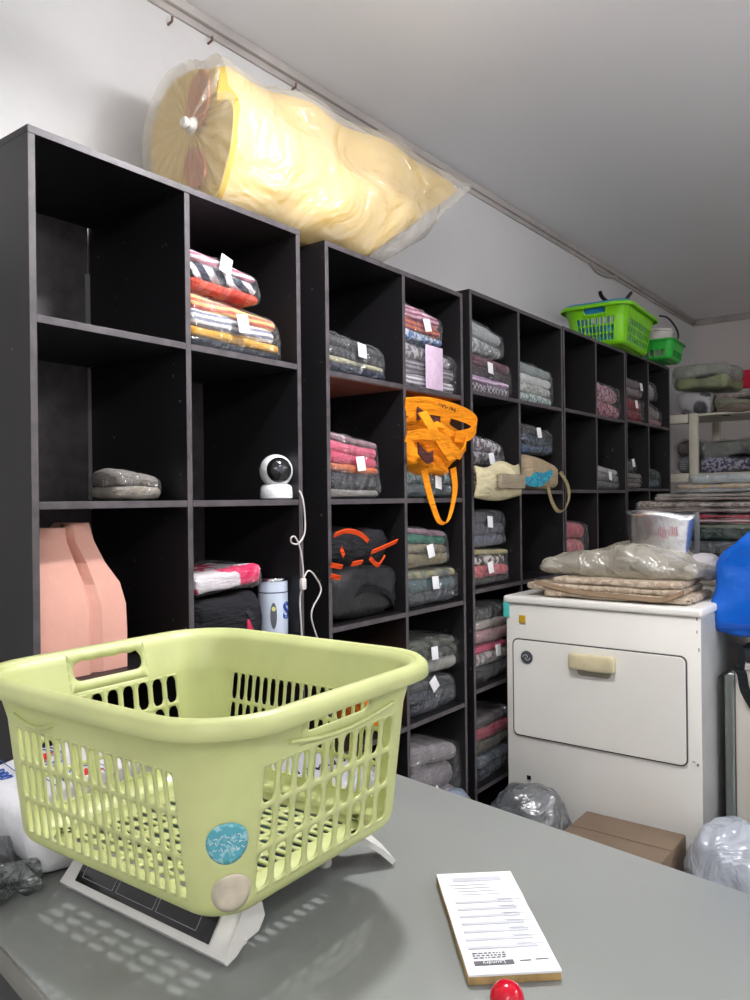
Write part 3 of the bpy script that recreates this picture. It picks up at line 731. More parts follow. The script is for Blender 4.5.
stack(2, 2, [
  dict(px0=474, px1=510, top=466, lean=.1, layers=[((150, 138, 108),), ((168, 120, 100), P_, None, .6), ((138, 124, 104),)], label='folded beige and tan cloths in the mouth of the cream cloth bag'),
  dict(px0=474, px1=508, top=434, tg=(.45, .25), lean=.3, layers=[((150, 146, 150), K_, (72, 64, 70)), ((190, 188, 192), K_, (100, 84, 92))], label='film-wrapped white cloth with dark zigzag pattern above the cream cloth bag')])
stack(2, 3, [
  dict(px0=474, px1=511, top=547, tg=(.35, .5), lean=.1, layers=[((60, 62, 58),), ((196, 100, 108), K_, (160, 84, 92), 1.5), ((196, 190, 184), K_, (66, 60, 56), 1.5), ((158, 150, 112), P_, None, .6)], label='film-wrapped pink towel and black-and-white floral cloth, beside the corner of the dryer'),
  dict(px0=474, px1=508, top=509, tg=(.38, .68), lean=.05, layers=[((88, 92, 106),), ((74, 76, 88),), ((60, 60, 68),)], label='film-wrapped slate grey clothes on top of the floral and pink package')])
stack(2, 4, [
  dict(px0=475, px1=512, top=643, tg=(.5, .8), layers=[((54, 56, 60), P_, None, 1.4), ((168, 160, 158), K_, (110, 100, 100)), ((186, 44, 88), P_, None, .6)], label='film-wrapped grey, white and hot pink clothes left of the dryer door'),
  dict(px0=475, px1=512, top=604, layers=[((176, 140, 140), P_, (140, 110, 112)), ((160, 150, 144), P_, None, .6), ((84, 84, 84), K_, (50, 50, 50))], label='film-wrapped dusty pink and dark grey clothes left of the teal dryer sticker')])
stack(2, 5, [
  dict(px0=475, px1=512, top=752, layers=[((44, 52, 66),), ((60, 68, 80), P_, (100, 108, 116))], label='dark blue clothes in shiny film in the low cube left of the dryer'),
  dict(px0=475, px1=512, top=712, layers=[((80, 76, 64),), ((150, 54, 74),), ((84, 76, 78),)], label='film-wrapped clothes with a rose red band in the low cube left of the dryer')])
stack(3, 1, [dict(px0=599, px1=624, top=383, lean=.1, amp=.012, layers=[((176, 126, 138), K_, (120, 60, 78)), ((186, 150, 156), K_, (130, 84, 98))], label='shiny film-wrapped pink floral bundle beside a dark red package')])
stack(3, 2, [dict(px0=599, px1=622, top=465, tg=(.4, .6), lean=.2, layers=[((86, 84, 84),), ((140, 138, 138), P_, (70, 70, 70)), ((176, 174, 174), P_, None, .7)], label='film-wrapped white and grey clothes right above the far end of the dryer')])
stack(3, 3, [dict(px0=566, px1=590, top=519, lean=.1, layers=[((120, 96, 98), P_, None, .7), ((176, 92, 98), K_, (196, 130, 130)), ((184, 96, 104),)], label='folded rose pink clothes in film, behind the plastic sheet on the dryer')])
stack(4, 1, [
  dict(px0=628, px1=647, top=398, layers=[((128, 20, 40),), ((146, 26, 48),)], label='dark red cloth package under a mauve one in the farthest unit', tg=(.4, .7)),
  dict(px0=628, px1=646, top=379, layers=[((122, 104, 108),), ((104, 88, 92),)], label='mauve grey package with a white tag in the farthest unit', tg=(.7, .6))])
stack(4, 1, [
  dict(px0=650, px1=665, top=402, lean=.35, layers=[((160, 120, 120), P_, None, .5), ((128, 120, 116),)], label='grey and pink slanting packet, lower one in the last column of cubes'),
  dict(px0=650, px1=660, top=380, lean=.3, layers=[((140, 136, 136),)], label='grey slanting packet, upper one in the last column of cubes')])
stack(4, 2, [
  dict(px0=628, px1=644, top=473, layers=[((140, 132, 124),), ((96, 90, 88),), ((130, 124, 116),)], label='small beige and grey folded packet in the farthest unit'),
  dict(px0=628, px1=638, top=459, layers=[((46, 44, 58),)], label='small dark navy packet on the beige and grey one', tg=(.4, .7))])
stack(4, 2, [dict(px0=650, px1=663, top=467, lean=.2, layers=[((28, 62, 56), K_, (60, 92, 96)), ((34, 54, 52),)], label='dark green film-wrapped packet in the last column of cubes')])

# ------------------------------------------------------------------ other things on the shelves
# pink paper bag
M_PINK = simple('pink_paper_bag', (212, 158, 142), 0.75, var=0.06, bump=0.25, bscale=14)
M_PINKD = simple('pink_paper_inner', (160, 96, 84), 0.75, var=0.1)
X = -1.46; y0 = 0.80; y1 = atX(121, 600, X).y; zb = shelf_z(0, 3) + .001; zt_ = atX(90, 527, X).z
pb = thing('paper_bag', 'tall pink paper carrier bag standing in the lower left cube', 'paper bag', (X - 0.05, (y0 + y1) / 2, zb))
W = (y1 - y0); Hh = zt_ - zb
bm = bmesh.new(); rings = []
for k, (zz, sy_, sx_) in enumerate(((0, 1.0, .07), (.25, 1.0, .07), (.45, .99, .068), (.60, .96, .058), (.75, .80, .042), (.9, .66, .030), (1.0, .62, .028))):
    ring = []
    for (u, v) in ((-1, -1), (-.3, -1.12), (0, -.6), (.3, -1.12), (1, -1), (1.0, 0), (1, 1), (.40, 1.04), (0.22, .1 if k > 3 else .9), (.08, 1.1), (-1, 1), (-1.0, 0)):
        dy = -0.03 * max(0, zz - .5)
        ring.append(bm.verts.new((v * sx_, u * W / 2 * sy_ + dy * 1.5 + 0.006 * noise.noise(Vector((u * 3, v * 2, zz * 6))), zz * Hh * (1 + (0.03 if u > 0.2 else 0) * (zz > .95)))))
    rings.append(ring)
N = 12
for a, b in zip(rings[:-1], rings[1:]):
    for k in range(N): bm.faces.new((a[k], a[(k + 1) % N], b[(k + 1) % N], b[k]))
bm.faces.new(rings[0][::-1])
o = obj('bag', bm, M_PINK, pb, angle=20); o.modifiers.new('s', 'SOLIDIFY').thickness = 0.0015
pb2 = thing('paper_bag', 'darker pink folded paper bag behind the pink carrier bag', 'paper bag', (-1.70, 0.87, zb))
obj('bag', soft((0.05, 0.15, 0.30), 0.015, 7, 0.01, 9, (6, 10, 10), c=(0, 0, 0.155)), M_PINKD, pb2)
# brown parcel hidden next to it is left out: the photo does not show it

# security camera
z = shelf_z(0, 2) + .0008; X = -1.445; y = (atX(260, 490, X).y + atX(292, 490, X).y) / 2
sc_dir = Vector((0.86, -0.5, 0)).normalized()
SCR = (atX(292, 490, X).y - atX(260, 490, X).y) / 2 * 0.74
cmr = thing('security_camera', 'white pan-tilt security camera with a round black face on the middle shelf', 'security camera', (X, y, z))
M_GW = simple('glossy_white', (226, 226, 228), 0.2, var=0.01)
obj('base', lathe(bmesh.new(), [(SCR * .85, 0), (SCR * .96, .003), (SCR * .98, .012), (SCR * .93, .032), (SCR * .80, .038), (SCR * .4, .041)], 40), M_GW, cmr)
hz = 0.032 + SCR * .96
bm = bmesh.new(); bmesh.ops.create_uvsphere(bm, u_segments=36, v_segments=24, radius=SCR); bmesh.ops.translate(bm, verts=bm.verts, vec=(0, 0, hz))
hd = obj('head', bm, M_GW, cmr)
qm = Vector((0, 0, 1)).rotation_difference(Vector((sc_dir.x, sc_dir.y, 0.05))).to_matrix().to_4x4()
obj('face_plate', lathe(bmesh.new(), [(SCR * .76, SCR * .64), (SCR * .70, SCR * .76), (SCR * .45, SCR * .93), (SCR * .2, SCR * 1.01), (0.0005, SCR * 1.02)], 36, Matrix.Translation((0, 0, hz)) @ qm), M_BLK, hd)
obj('lens', lathe(bmesh.new(), [(SCR * .24, SCR * .9), (SCR * .24, SCR * 1.02), (SCR * .19, SCR * 1.05), (SCR * .08, SCR * 1.07)], 20, Matrix.Translation((0, 0, hz)) @ qm), simple('lens_glass', (52, 54, 60), 0.08), hd)
pts = [Vector((X, y + SCR, z + .02)), atX(297, 489, -1.41), atX(303, 500, -1.385), atX(305, 530, -1.385), atX(299, 543, -1.385), atX(292, 543, -1.385), atX(291, 538, -1.38), atX(295, 537, -1.38), atX(300, 548, -1.385), atX(303, 568, -1.385), atX(303, 582, -1.385), atX(300, 600, -1.385), atX(302, 640, -1.385), atX(303, 690, -1.385)]
cbl = tag(obj('power_cable', tube(tube(bmesh.new(), catmull(pts, 8), 0.0022, 6), catmull([atX(303, 580, -1.382), atX(308, 571, -1.38), atX(314, 575, -1.38), atX(321, 590, -1.38), atX(312, 610, -1.38), atX(313, 625, -1.38), atX(322, 650, -1.38)], 8), 0.0022, 6), simple('white_cable', (206, 200, 196), 0.4)), 'white cable hanging down from the security camera over the shelf edge', 'cable')
bm = bmesh.new(); pp = atX(303, 584, -1.378); box(bm, pp, (0.012, 0.018, 0.030), 0.004)
obj('cable_adapter', bm, simple('white_cable', (206, 200, 196), 0.4), cbl)

# pink wrapped package over black clothes, and the can
zz = shelf_z(0, 3) + .0008; X = -1.44
ya = atX(197, 600, X).y; yb = atX(262, 600, X).y; ztp = atX(230, 598, X).z
t = thing('black_clothes', 'heap of black clothes with straps under the pink and white packet', 'clothes', (X - .1, (ya + yb) / 2, zz))
obj('cloth', soft((0.2, yb - ya, ztp - zz), 0.03, 31, 0.02, 12, (10, 14, 8), None, 0.015, 30, c=(0, 0, (ztp - zz) / 2)), cloth((34, 34, 38)), t)
obj('strap', ribbon(bmesh.new(), catmull([(0.104, .03, .10), (.118, .045, .07), (.118, .06, .04), (.11, .055, .01)], 5), Vector((0, .016, 0)), .003), cloth((44, 46, 50)), t)
obj('buckle', boxb((0.116, .048, .045), (.006, .022, .030), .003), simple('buckle_pink', (190, 40, 80), .4), t)
t = thing('wrapped_packet', 'bright pink and white film packet tilted on black clothes, left of the can', 'packet', (X - .10, (ya + yb) / 2 - .002, ztp + .022))
def fn(q):
    q.z += 0.12 * (q.y + .06) * 0.6 + 0.006; return q
obj('packet', soft((0.2, (yb - ya) * 1.0, 0.046), 0.014, 33, 0.007, 12, (10, 14, 5), fn, c=(0, 0, .012)), cloth((226, 36, 96), 'patch', (226, 218, 222)), t)
obj('plastic_wrap', soft((0.206, (yb - ya) * 1.03, 0.054), 0.018, 34, 0.007, 16, (12, 18, 6), fn, .004, 50, c=(0, 0, .012)), FILM, t)
X = -1.425; y = (atX(265, 600, X).y + atX(290, 600, X).y) / 2; rc = (atX(290, 600, X).y - atX(265, 600, X).y) / 2 * .86
hc = atX(277, 579, X).z - zz
y += .022
t = thing('thermos_mug', 'light blue and white insulated mug with chrome rim and a blue letter', 'mug', (X - rc, y, zz))
M_CAN = simple('mug_paint', (190, 200, 216), 0.3, var=.03)
obj('body', lathe(bmesh.new(), [(rc * .93, 0), (rc, .003), (rc, hc * .80), (rc * .99, hc * .81), (rc * .99, hc * .97)], 36), M_CAN, t)
obj('seam_ring', lathe(bmesh.new(), [(rc * 1.005, hc * .745), (rc * 1.012, hc * .75), (rc * 1.005, hc * .765)], 36), simple('dark_ring', (60, 66, 90), .4), t)
obj('lid', lathe(bmesh.new(), [(rc * 1.01, hc * .95), (rc * 1.02, hc * .98), (rc * .97, hc), (rc * .3, hc * 1.0)], 36), simple('chrome', (200, 200, 205), 0.12, 1.0), t)
def on_can(bm, ang0, mesh_fn):
    mesh_fn(bm)
    for v in bm.verts:
        a = ang0 + v.co.x / rc; r_ = rc + 0.0008 + v.co.z
        v.co = Vector((r_ * math.cos(a), r_ * math.sin(a), v.co.y))
    return bm
obj('blue_letter', on_can(bmesh.new(), 0.25, lambda b: textmesh('S', 0.060, Matrix.Translation((0, hc * .42, 0)), b, 0.0004, bold=.0015)), simple('blue_ink', (30, 60, 150), .4), t)
def ov(b):
    v_ = [b.verts.new((.0085 * math.cos(k * PI / 12), hc * .36 + .034 * math.sin(k * PI / 12) * (1), 0)) for k in range(24)]; b.faces.new(v_)
lb = obj('grey_oval', on_can(bmesh.new(), -0.75, ov), simple('oval_grey', (82, 86, 92), .4), t)
def ov2(b):
    v_ = [b.verts.new((.005 * math.cos(k * PI / 8), hc * .48 + .006 * math.sin(k * PI / 8), 0.001)) for k in range(16)]; b.faces.new(v_)
obj('yellow_dot', on_can(bmesh.new(), -0.75, ov2), simple('dot_yellow', (210, 206, 130), .4), t)

# orange tote bag hanging out of its cube
M_OR = cloth((250, 152, 26)); zsh = shelf_z(1, 2)
X = -1.41; p0 = atX(405, 470, X); p1 = atX(468, 470, X)
zlo = atX(436, 473, X).z; zhi = atX(436, 412, X).z
t = thing('tote_bag', 'bright orange cotton tote bag with long handles spilling out of its cube', 'tote bag', (X - .10, (p0.y + p1.y) / 2, zlo))
Wt = p1.y - p0.y; Ht = zhi - zlo
def fn(q):
    k = q.z / Ht
    if k < 0.25: q.y *= 0.80 + .8 * max(0, k + .0)
    q.x += 0.03 * math.sin(k * 9 + q.y * 12) * (q.x > 0)
    return q
obj('body', soft((0.22, Wt * .98, Ht), 0.07, 44, 0.014, 14, (12, 20, 14), fn, 0.022, 26, c=(0, 0, Ht / 2)), M_OR, t)
base = Vector(t.location)
def L_(px, py, X): return atX(px, py, X) - base
bm = bmesh.new()   # open collar
cpts = catmull([L_(405, 407, -1.40), L_(430, 406, -1.37), L_(462, 414, -1.345), L_(476, 424, -1.34), L_(470, 434, -1.35), L_(455, 437, -1.36)], 6)
ribbon(bm, cpts, [Vector((0.02, -.02, 0.055 + .0 * i)) * (1 - .35 * i / len(cpts)) for i in range(len(cpts))], 0.004)
obj('collar', bm, M_OR, t)
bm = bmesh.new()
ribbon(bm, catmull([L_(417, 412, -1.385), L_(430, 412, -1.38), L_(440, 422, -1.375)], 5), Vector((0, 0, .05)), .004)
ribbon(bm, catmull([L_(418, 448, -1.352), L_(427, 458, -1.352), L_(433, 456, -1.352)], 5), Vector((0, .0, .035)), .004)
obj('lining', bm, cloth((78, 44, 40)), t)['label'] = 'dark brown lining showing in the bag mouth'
bm = bmesh.new()
ribbon(bm, catmull([L_(422, 412, -1.36), L_(432, 428, -1.34), L_(442, 445, -1.34), L_(452, 460, -1.35)], 6), Vector((0, .045, .01)), .004)
obj('handle', bm, M_OR, t)
bm = bmesh.new()
hp = catmull([L_(424, 470, -1.375), L_(429, 492, -1.378), L_(435, 512, -1.378), L_(440, 522, -1.38), L_(447, 522, -1.38), L_(452, 508, -1.38), L_(455, 488, -1.378), L_(453, 468, -1.38)], 6)
ribbon(bm, hp, [Vector((.004, .030 - .012 * math.sin(i / len(hp) * PI), .008)) for i in range(len(hp))], .003)
obj('handle', bm, M_OR, t)
bm = bmesh.new()
ribbon(bm, catmull([L_(406, 437, -1.352), L_(425, 434, -1.335), L_(445, 440, -1.335), L_(460, 455, -1.345), L_(466, 440, -1.355)], 6), Vector((.01, 0, .030)), .004)
obj('fold', bm, M_OR, t)
bm = bmesh.new()
scribble(bm, frame(L_(446, 411, -1.350) + Vector((.004, 0, .012)), (.22, .95, -.16), (-.3, 0, 1)), .075, .016, .0013, 5)
obj('dark_lettering', bm, simple('brown_print', (70, 44, 20), .7), t)

# black and orange sports bags
zz = shelf_z(1, 3) + .001; X = -1.42
ya = atX(332, 600, X).y; yb = atX(400, 600, X).y; z1 = atX(366, 572, X).z; z2 = atX(366, 534, X).z
def fn(q):
    q.z *= 1 - .12 * abs(q.y) / .15; return q
t = thing('sports_bag', 'large black nylon bag under the black and orange one', 'bag', (X - .14, (ya + yb) / 2, zz))
obj('body', soft((0.28, (yb - ya) * 1.03, (z1 - zz) * 1.1), 0.04, 51, 0.014, 10, (12, 18, 10), fn, .008, 30, c=(0, 0, 0)), simple('black_nylon', (27, 27, 30), .5, bump=.6, bscale=20), t).location.z = (z1 - zz) * .575
obj('strap', ribbon(bmesh.new(), catmull([(.13, -.10, .06), (.15, -.02, .09), (.148, .08, .07), (.14, .13, .03)], 5), Vector((0, .004, .018)), .003), cloth((26, 26, 30)), t)
t = thing('sports_bag', 'crumpled black bag with bright orange trims on top of the plain black bag', 'bag', (X - .14, (ya + yb) / 2 - .01, z1 + .012))
obj('body', soft((0.24, (yb - ya) * .86, z2 - z1), 0.05, 53, 0.02, 12, (12, 18, 8), None, .02, 26, c=(0, 0, (z2 - z1) / 2)), cloth((36, 36, 40)), t)
base = Vector(t.location)
for k, pl in enumerate((((335, 535), (347, 531), (360, 534), (368, 541)), ((372, 552), (384, 547), (397, 541)), ((331, 565), (342, 567)), ((352, 564), (362, 562)), ((370, 558), (378, 565), (384, 557)), ((341, 548), (344, 556)), ((331, 576), (340, 578)))):
    pts = [atX(a, b, -1.392) - base for a, b in pl]
    obj('orange_trim', ribbon(bmesh.new(), catmull(pts, 6), Vector((.006, 0.002, .012)), .004), cloth((236, 82, 30)), t)

# orange cloth behind the basket rim, in unit two
zz = shelf_z(1, 4) + .001; ya = atX(372, 700, -1.42).y; yb = atX(400, 700, -1.42).y; zt_ = atX(390, 652, -1.42).z
t = thing('orange_cloth', 'folded bright orange cloth in the cube just behind the basket rim', 'cloth', (-1.52, (ya + yb) / 2, zz))
obj('folded_cloth', soft((.2, yb - ya, zt_ - zz - .02), .03, 61, .01, 14, (8, 10, 10), c=(0, 0, (zt_ - zz) / 2)), cloth((232, 140, 34), K_, (216, 110, 40)), t)
# small pink hook
o = obj('plastic_hook', tube(bmesh.new(), catmull([atX(386, 763, -1.36), atX(392, 761, -1.36), atX(393, 753, -1.36), atX(392, 746, -1.36)], 5), .004, 7), simple('coral_plastic', (226, 130, 112), .4))
tag(o, 'small coral pink hook hanging on the cube edge, right of the pale green basket', 'hook')
obj('string', tube(bmesh.new(), [atX(392, 746, -1.36), atX(392.5, 740, -1.375), atX(392.5, 734, -1.398)], .0012, 5), M_TAG, o)
zs = shelf_z(1, 5)
# light blue bag tip at the foot of unit 2
t = thing('plastic_bag', 'pale blue clear bag corner beside the grey bedding bundle', 'plastic bag', (-1.385, atX(461, 790, -1.38).y, 0.0))
obj('bag', soft((.10, .15, .40), .05, 71, .02, 12, (10, 12, 12), None, .015, 34, c=(-.03, 0, .205)), simple('pale_blue_poly', (130, 142, 158), .3, bump=.6, bscale=24), t)

# cream cloth bag hanging over the shelf edge (unit three)
M_CREAM = cloth((206, 196, 160)); zz = shelf_z(2, 2)
ya = atX(474, 490, -1.38).y; yb = atX(521, 490, -1.38).y
t = thing('cloth_bag', 'cream cloth bag flopping over the shelf edge under the beige folded cloths', 'cloth bag', (-1.385, (ya + yb) / 2, zz))
Wt = yb - ya; bm = bmesh.new(); g = []
for i in range(15):
    row = []
    for j in range(9):
        u = i / 14; v = j / 8
        top = .085 + .02 * u - .010 * math.sin(u * 9); bot = -.028 - .012 * math.sin(u * PI * 1.2)
        zz_ = bot + (top - bot) * v
        row.append(bm.verts.new((0.006 + .034 * math.sin(max(.02, min(.98, u)) * PI) ** .4 * math.sin(v * PI * .9) * (1 + .3 * math.sin(u * 11)) - .0 * v, -Wt / 2 + Wt * u * (1 - .06 * v), zz_)))
    g.append(row)
for i in range(14):
    for j in range(8): bm.faces.new((g[i][j], g[i + 1][j], g[i + 1][j + 1], g[i][j + 1]))
o = obj('bag_front', bm, M_CREAM, t); o.modifiers.new('s', 'SOLIDIFY').thickness = .004
obj('grey_pocket', soft((.02, Wt * .55, .055), .009, 3, .004, 20, (4, 10, 6), c=(.042, .03, .03)), cloth((150, 138, 118)), t)

# dark clothes + beige tote in the right column of unit three
zz = shelf_z(2, 2) + .001; ya = atX(524, 470, -1.42).y; yb = atX(558, 470, -1.42).y; z1 = atX(540, 455, -1.42).z
M_BEI = cloth((164, 146, 118))
t = thing('tote_bag', 'beige canvas tote bag with a turquoise print and one handle hanging down', 'tote bag', (-1.52, (ya + yb) / 2, zz))
Wt = yb - ya; Ht = z1 - zz
def fn(q):
    q.z = q.z * (1 - .30 * max(0, (q.y / Wt + .5)) ** 2); return q
bm = soft((.24, Wt, Ht), .045, 81, .010, 10, (12, 16, 10), lambda q: fn(q + Vector((0, 0, Ht / 2))))
obj('body', bm, M_BEI, t)
base = Vector(t.location)
pr = [atX(a, b, -1.391) - base for a, b in ((523, 484), (524, 476), (532, 478), (537, 472), (544, 473), (552, 470), (553, 475), (547, 482), (540, 487), (530, 486))]
bm = bmesh.new(); f = bm.faces.new([bm.verts.new(p) for p in pr]); r_ = bmesh.ops.extrude_face_region(bm, geom=[f]); bmesh.ops.translate(bm, verts=[v for v in r_['geom'] if isinstance(v, bmesh.types.BMVert)], vec=(-.012, 0, 0))
obj('turquoise_print', bm, cloth((46, 158, 178), K_, (60, 120, 150)), t)['label'] = 'turquoise blue print'
hp = catmull([atX(548, 487, -1.392), atX(552, 502, -1.388), atX(558, 511, -1.386), atX(565, 509, -1.386), atX(569, 497, -1.386), atX(567, 484, -1.388), atX(560, 472, -1.395)], 6)
obj('handle', ribbon(bmesh.new(), [p - base for p in hp], Vector((.004, .016, .010)), .003), cloth((150, 136, 100)), t)
package(ya, yb - .02, z1 + .004, atX(538, 424, -1.42).z, [((30, 34, 46), P_, (70, 90, 116)), ((36, 38, 50), G_, (58, 74, 96)), ((40, 40, 46),)], 'dark navy clothes with a white tag heaped on the beige tote bag', tg=(.4, .75), lean=.2, amp=.012)

# ------------------------------------------------------------------ dryer
YD = 2.56; xl, xr = -1.364, -0.676; zt = 1.046; dd = 0.66
M_ENAM = simple('white_enamel', (238, 236, 229), 0.3, var=0.03, vscale=2.5)
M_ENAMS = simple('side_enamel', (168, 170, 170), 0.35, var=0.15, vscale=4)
M_DGAP = simple('dark_seam', (70, 68, 64), .7)
xc = (xl + xr) / 2; Wd = xr - xl
dr = thing('clothes_dryer', 'old white front-loading clothes dryer with a wide drop-down door', 'dryer', (xc, YD + dd / 2, 0))
fy = -dd / 2
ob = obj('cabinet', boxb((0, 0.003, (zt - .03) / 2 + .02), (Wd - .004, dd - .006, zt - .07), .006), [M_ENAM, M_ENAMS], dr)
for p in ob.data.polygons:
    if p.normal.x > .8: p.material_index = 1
obj('lid', boxb((0.000, 0, zt - .014), (Wd + .008, dd + .012, .028), .009, seg=3), M_ENAM, dr)
obj('toe_kick', boxb((0, .02, .018), (Wd - .06, dd - .08, .034), .004), M_CBODY, dr)
def rrect(w, h, r, n=6):
    out = []
    for cx, cy, a0 in ((w / 2 - r, h / 2 - r, 0), (-w / 2 + r, h / 2 - r, PI / 2), (-w / 2 + r, -h / 2 + r, PI), (w / 2 - r, -h / 2 + r, 3 * PI / 2)):
        for k in range(n + 1): a = a0 + k / n * PI / 2; out.append((cx + r * math.cos(a), cy + r * math.sin(a)))
    return out
def plate(w, h, r, y0, y1, cx, cz):
    bm = bmesh.new(); f = bm.faces.new([bm.verts.new((cx + x, y0, cz + z)) for x, z in rrect(w, h, r)])
    ge = bmesh.ops.extrude_face_region(bm, geom=[f]); bmesh.ops.translate(bm, verts=[v for v in ge['geom'] if isinstance(v, bmesh.types.BMVert)], vec=(0, y1 - y0, 0))
    return bm
a = atY(512, 638, YD); b = atY(687, 656, YD); c = atY(514, 734, YD); d = atY(688, 768, YD)
dz0 = (c.z + d.z) / 2; dz1 = (a.z + b.z) / 2; dx0 = (a.x + c.x) / 2; dx1 = (b.x + d.x) / 2
dcx = (dx0 + dx1) / 2 - xc; dcz = (dz0 + dz1) / 2; dw = dx1 - dx0; dh = dz1 - dz0
obj('door_seam', plate(dw, dh, .022, fy + .004, fy - .0005, dcx, dcz), M_DGAP, dr)
dor = obj('door', plate(dw - .009, dh - .009, .019, fy + .003, fy - .004, dcx, dcz), M_ENAM, dr)
dor.modifiers.new('b', 'BEVEL').width = .0015
M_TAPE = simple('yellowed_tape', (206, 196, 160), .4, var=.08, vscale=20)
h0 = atY(571, 650, YD); h1 = atY(617, 675, YD)
hcx = (h0.x + h1.x) / 2 - xc; hcz = (h0.z + h1.z) / 2
hn = obj('handle', soft((abs(h1.x - h0.x), .03, abs(h0.z - h1.z) * .85), .010, 91, .003, 30, (10, 4, 6), c=(hcx, fy - .018, hcz)), M_TAPE, dor)
obj('handle_recess', plate(abs(h1.x - h0.x) * .72, .030, .014, fy - .003, fy - .008, hcx + .003, hcz - .034), simple('recess_grey', (150, 146, 130), .5), dor)
bd = atY(527.5, 657, YD)
obj('badge', lathe(bmesh.new(), [(.022, 0), (.0235, .002), (.0225, .004), (.018, .0045)], 28, Matrix.Translation((bd.x - xc, fy - .004, bd.z)) @ Matrix.Rotation(PI / 2, 4, 'X')), simple('badge_grey', (78, 80, 84), .3), dor)
bm = bmesh.new(); M = Matrix.Translation((bd.x - xc, fy - .0088, bd.z)) @ Matrix.Rotation(PI / 2, 4, 'X')
for ph in (0, PI):      # twin swirl
    tube(bm, [M @ Vector(((.003 + .011 * k / 12) * math.cos(ph + k * .26), (.003 + .011 * k / 12) * math.sin(ph + k * .26), 0)) for k in range(13)], .0016, 5)
obj('badge_swirl', bm, simple('swirl_light', (186, 188, 190), .3), dor)
def stick(px0, px1, py0, py1, mat, name, label, y=None):
    a = atY(px0, py0, YD); b = atY(px1, py1, YD); cxx = (a.x + b.x) / 2 - xc; czz = (a.z + b.z) / 2
    o = obj(name, boxb((cxx, fy - .0008 if y is None else y, czz), (abs(b.x - a.x), .0012, abs(a.z - b.z)), .0003), mat, dr); o['label'] = label
stick(503.5, 509.5, 600, 617, simple('teal_tape', (76, 190, 182), .4), 'sticker', 'teal strip sticker', )
stick(519, 525.5, 615, 623, simple('yellow_sticker', (198, 160, 36), .4), 'sticker', 'small ochre yellow sticker')
stick(527, 531, 775, 780, M_BLK, 'hole', 'small square black hole')
bm = bmesh.new(); rnd = random.Random(8)
for (px, py, sx_, sz_) in ((689, 601, .010, .004), (694, 603, .012, .006), (697, 618, .004, .016), (697, 632, .003, .010), (694, 762, .010, .004), (698, 765, .006, .008), (678, 738, .018, .002), (699, 650, .003, .012), (610, 600, .01, .002), (560, 597, .008, .002)):
    p = atY(px, py, YD); soft((sx_, .0014, sz_), .0006, px, .001, 90, (4, 2, 4), c=(p.x - xc, fy - .001 + (-.006 if py < 606 else 0), p.z), bm=bm)
obj('chipped_paint', bm, simple('rust_chip', (112, 96, 84), .8), dr)['label'] = 'rusty chips in the enamel'

# things on the dryer
zt2 = zt + .001
M_BLANK = cloth((196, 182, 162), K_, (170, 152, 132)); 
bl = thing('folded_blanket', 'folded beige patterned blanket lying on the white dryer', 'blanket', (-1.00, YD + .17, zt2), 0.02)
bm = bmesh.new()
def lay(w, d, h, z, x=0, y=0, sd=0):
    soft((w, d, h), h * .49, sd, .006, 9, (18, 12, 6), c=(x, y, z), bm=bm)
lay(.50, .30, .026, .015, .03, 0, 1); lay(.54, .28, .024, .037, -.02, 0, 2); lay(.44, .27, .024, .060, .03, .0, 3)
obj('cloth', bm, M_BLANK, bl)
pts = [(-.26, -.135, .05), (-.1, -.150, .025), (.08, -.155, .018), (.2, -.158, .018), (.26, -.14, .045)]
obj('hem', ribbon(bmesh.new(), catmull(pts, 8), Vector((0, .01, .014)), .006), cloth((146, 124, 100)), bl)
M_SHEET = film((206, 200, 184), 0.5, 12, 0.25, 0.03)
ps = thing('plastic_sheet', 'rumpled translucent beige plastic cover lying on the folded blanket', 'plastic cover', (-.985, YD + .24, zt2 + .078), 0)
def fn(q):
    q.z = max(q.z, -.004); 
    q.z *= .55 + .6 * math.sin((q.x + .30) * 5.2) ** 2
    return q
obj('sheet', soft((.56, .32, .085), .04, 95, .03, 8, (30, 18, 8), lambda q: fn(q + Vector((0, 0, .042))), .022, 24), M_SHEET, ps, angle=60)
pp = [atY(a, b, YD + .06) - Vector(ps.location) for a, b in ((712, 560), (700, 574), (690, 590), (650, 596))]
M_SILV = simple('silver_foil', (236, 236, 240), 0.27, 1.0, var=.04, bump=.5, bscale=9)
yy = YD + .30; a = atY(624, 512, yy); b = atY(694, 508, yy); c = atY(632, 560, yy)
sv = thing('foil_bag', 'shiny silver foil bag standing open on the plastic cover over the dryer', 'foil bag', ((a.x + b.x) / 2, yy, zt2 + .125), 0)
Wt = b.x - a.x; Ht = a.z - (zt2 + .125); bm = bmesh.new(); rings = []
for k in range(9):
    v = k / 8; ring = []
    for j in range(28):
        an = 2 * PI * j / 28
        rx = Wt / 2 * (.80 + .20 * v); ry = .018 + .035 * v
        cr = 1 + .10 * noise.noise(Vector((math.cos(an) * 3, math.sin(an) * 3, v * 3)))
        ring.append(bm.verts.new((rx * math.copysign(abs(math.cos(an)) ** .7, math.cos(an)), ry * cr * math.sin(an) + .03 * v, Ht * v * (1 + .04 * math.cos(an) * -1) + .012 * noise.noise(Vector((an, 3, 0))) * v)))
    rings.append(ring)
for a_, b_ in zip(rings[:-1], rings[1:]):
    for j in range(28): bm.faces.new((a_[j], a_[(j + 1) % 28], b_[(j + 1) % 28], b_[j]))
bm.faces.new(rings[0][::-1])
o = obj('foil', bm, M_SILV, sv, angle=80); o.modifiers.new('s', 'SOLIDIFY').thickness = .001
obj('side_seam', boxb((Wt * .505, .03, Ht * .5), (.018, .004, Ht * .98), .001), simple('dull_foil', (96, 98, 102), .4, .5), sv)
bm = bmesh.new()
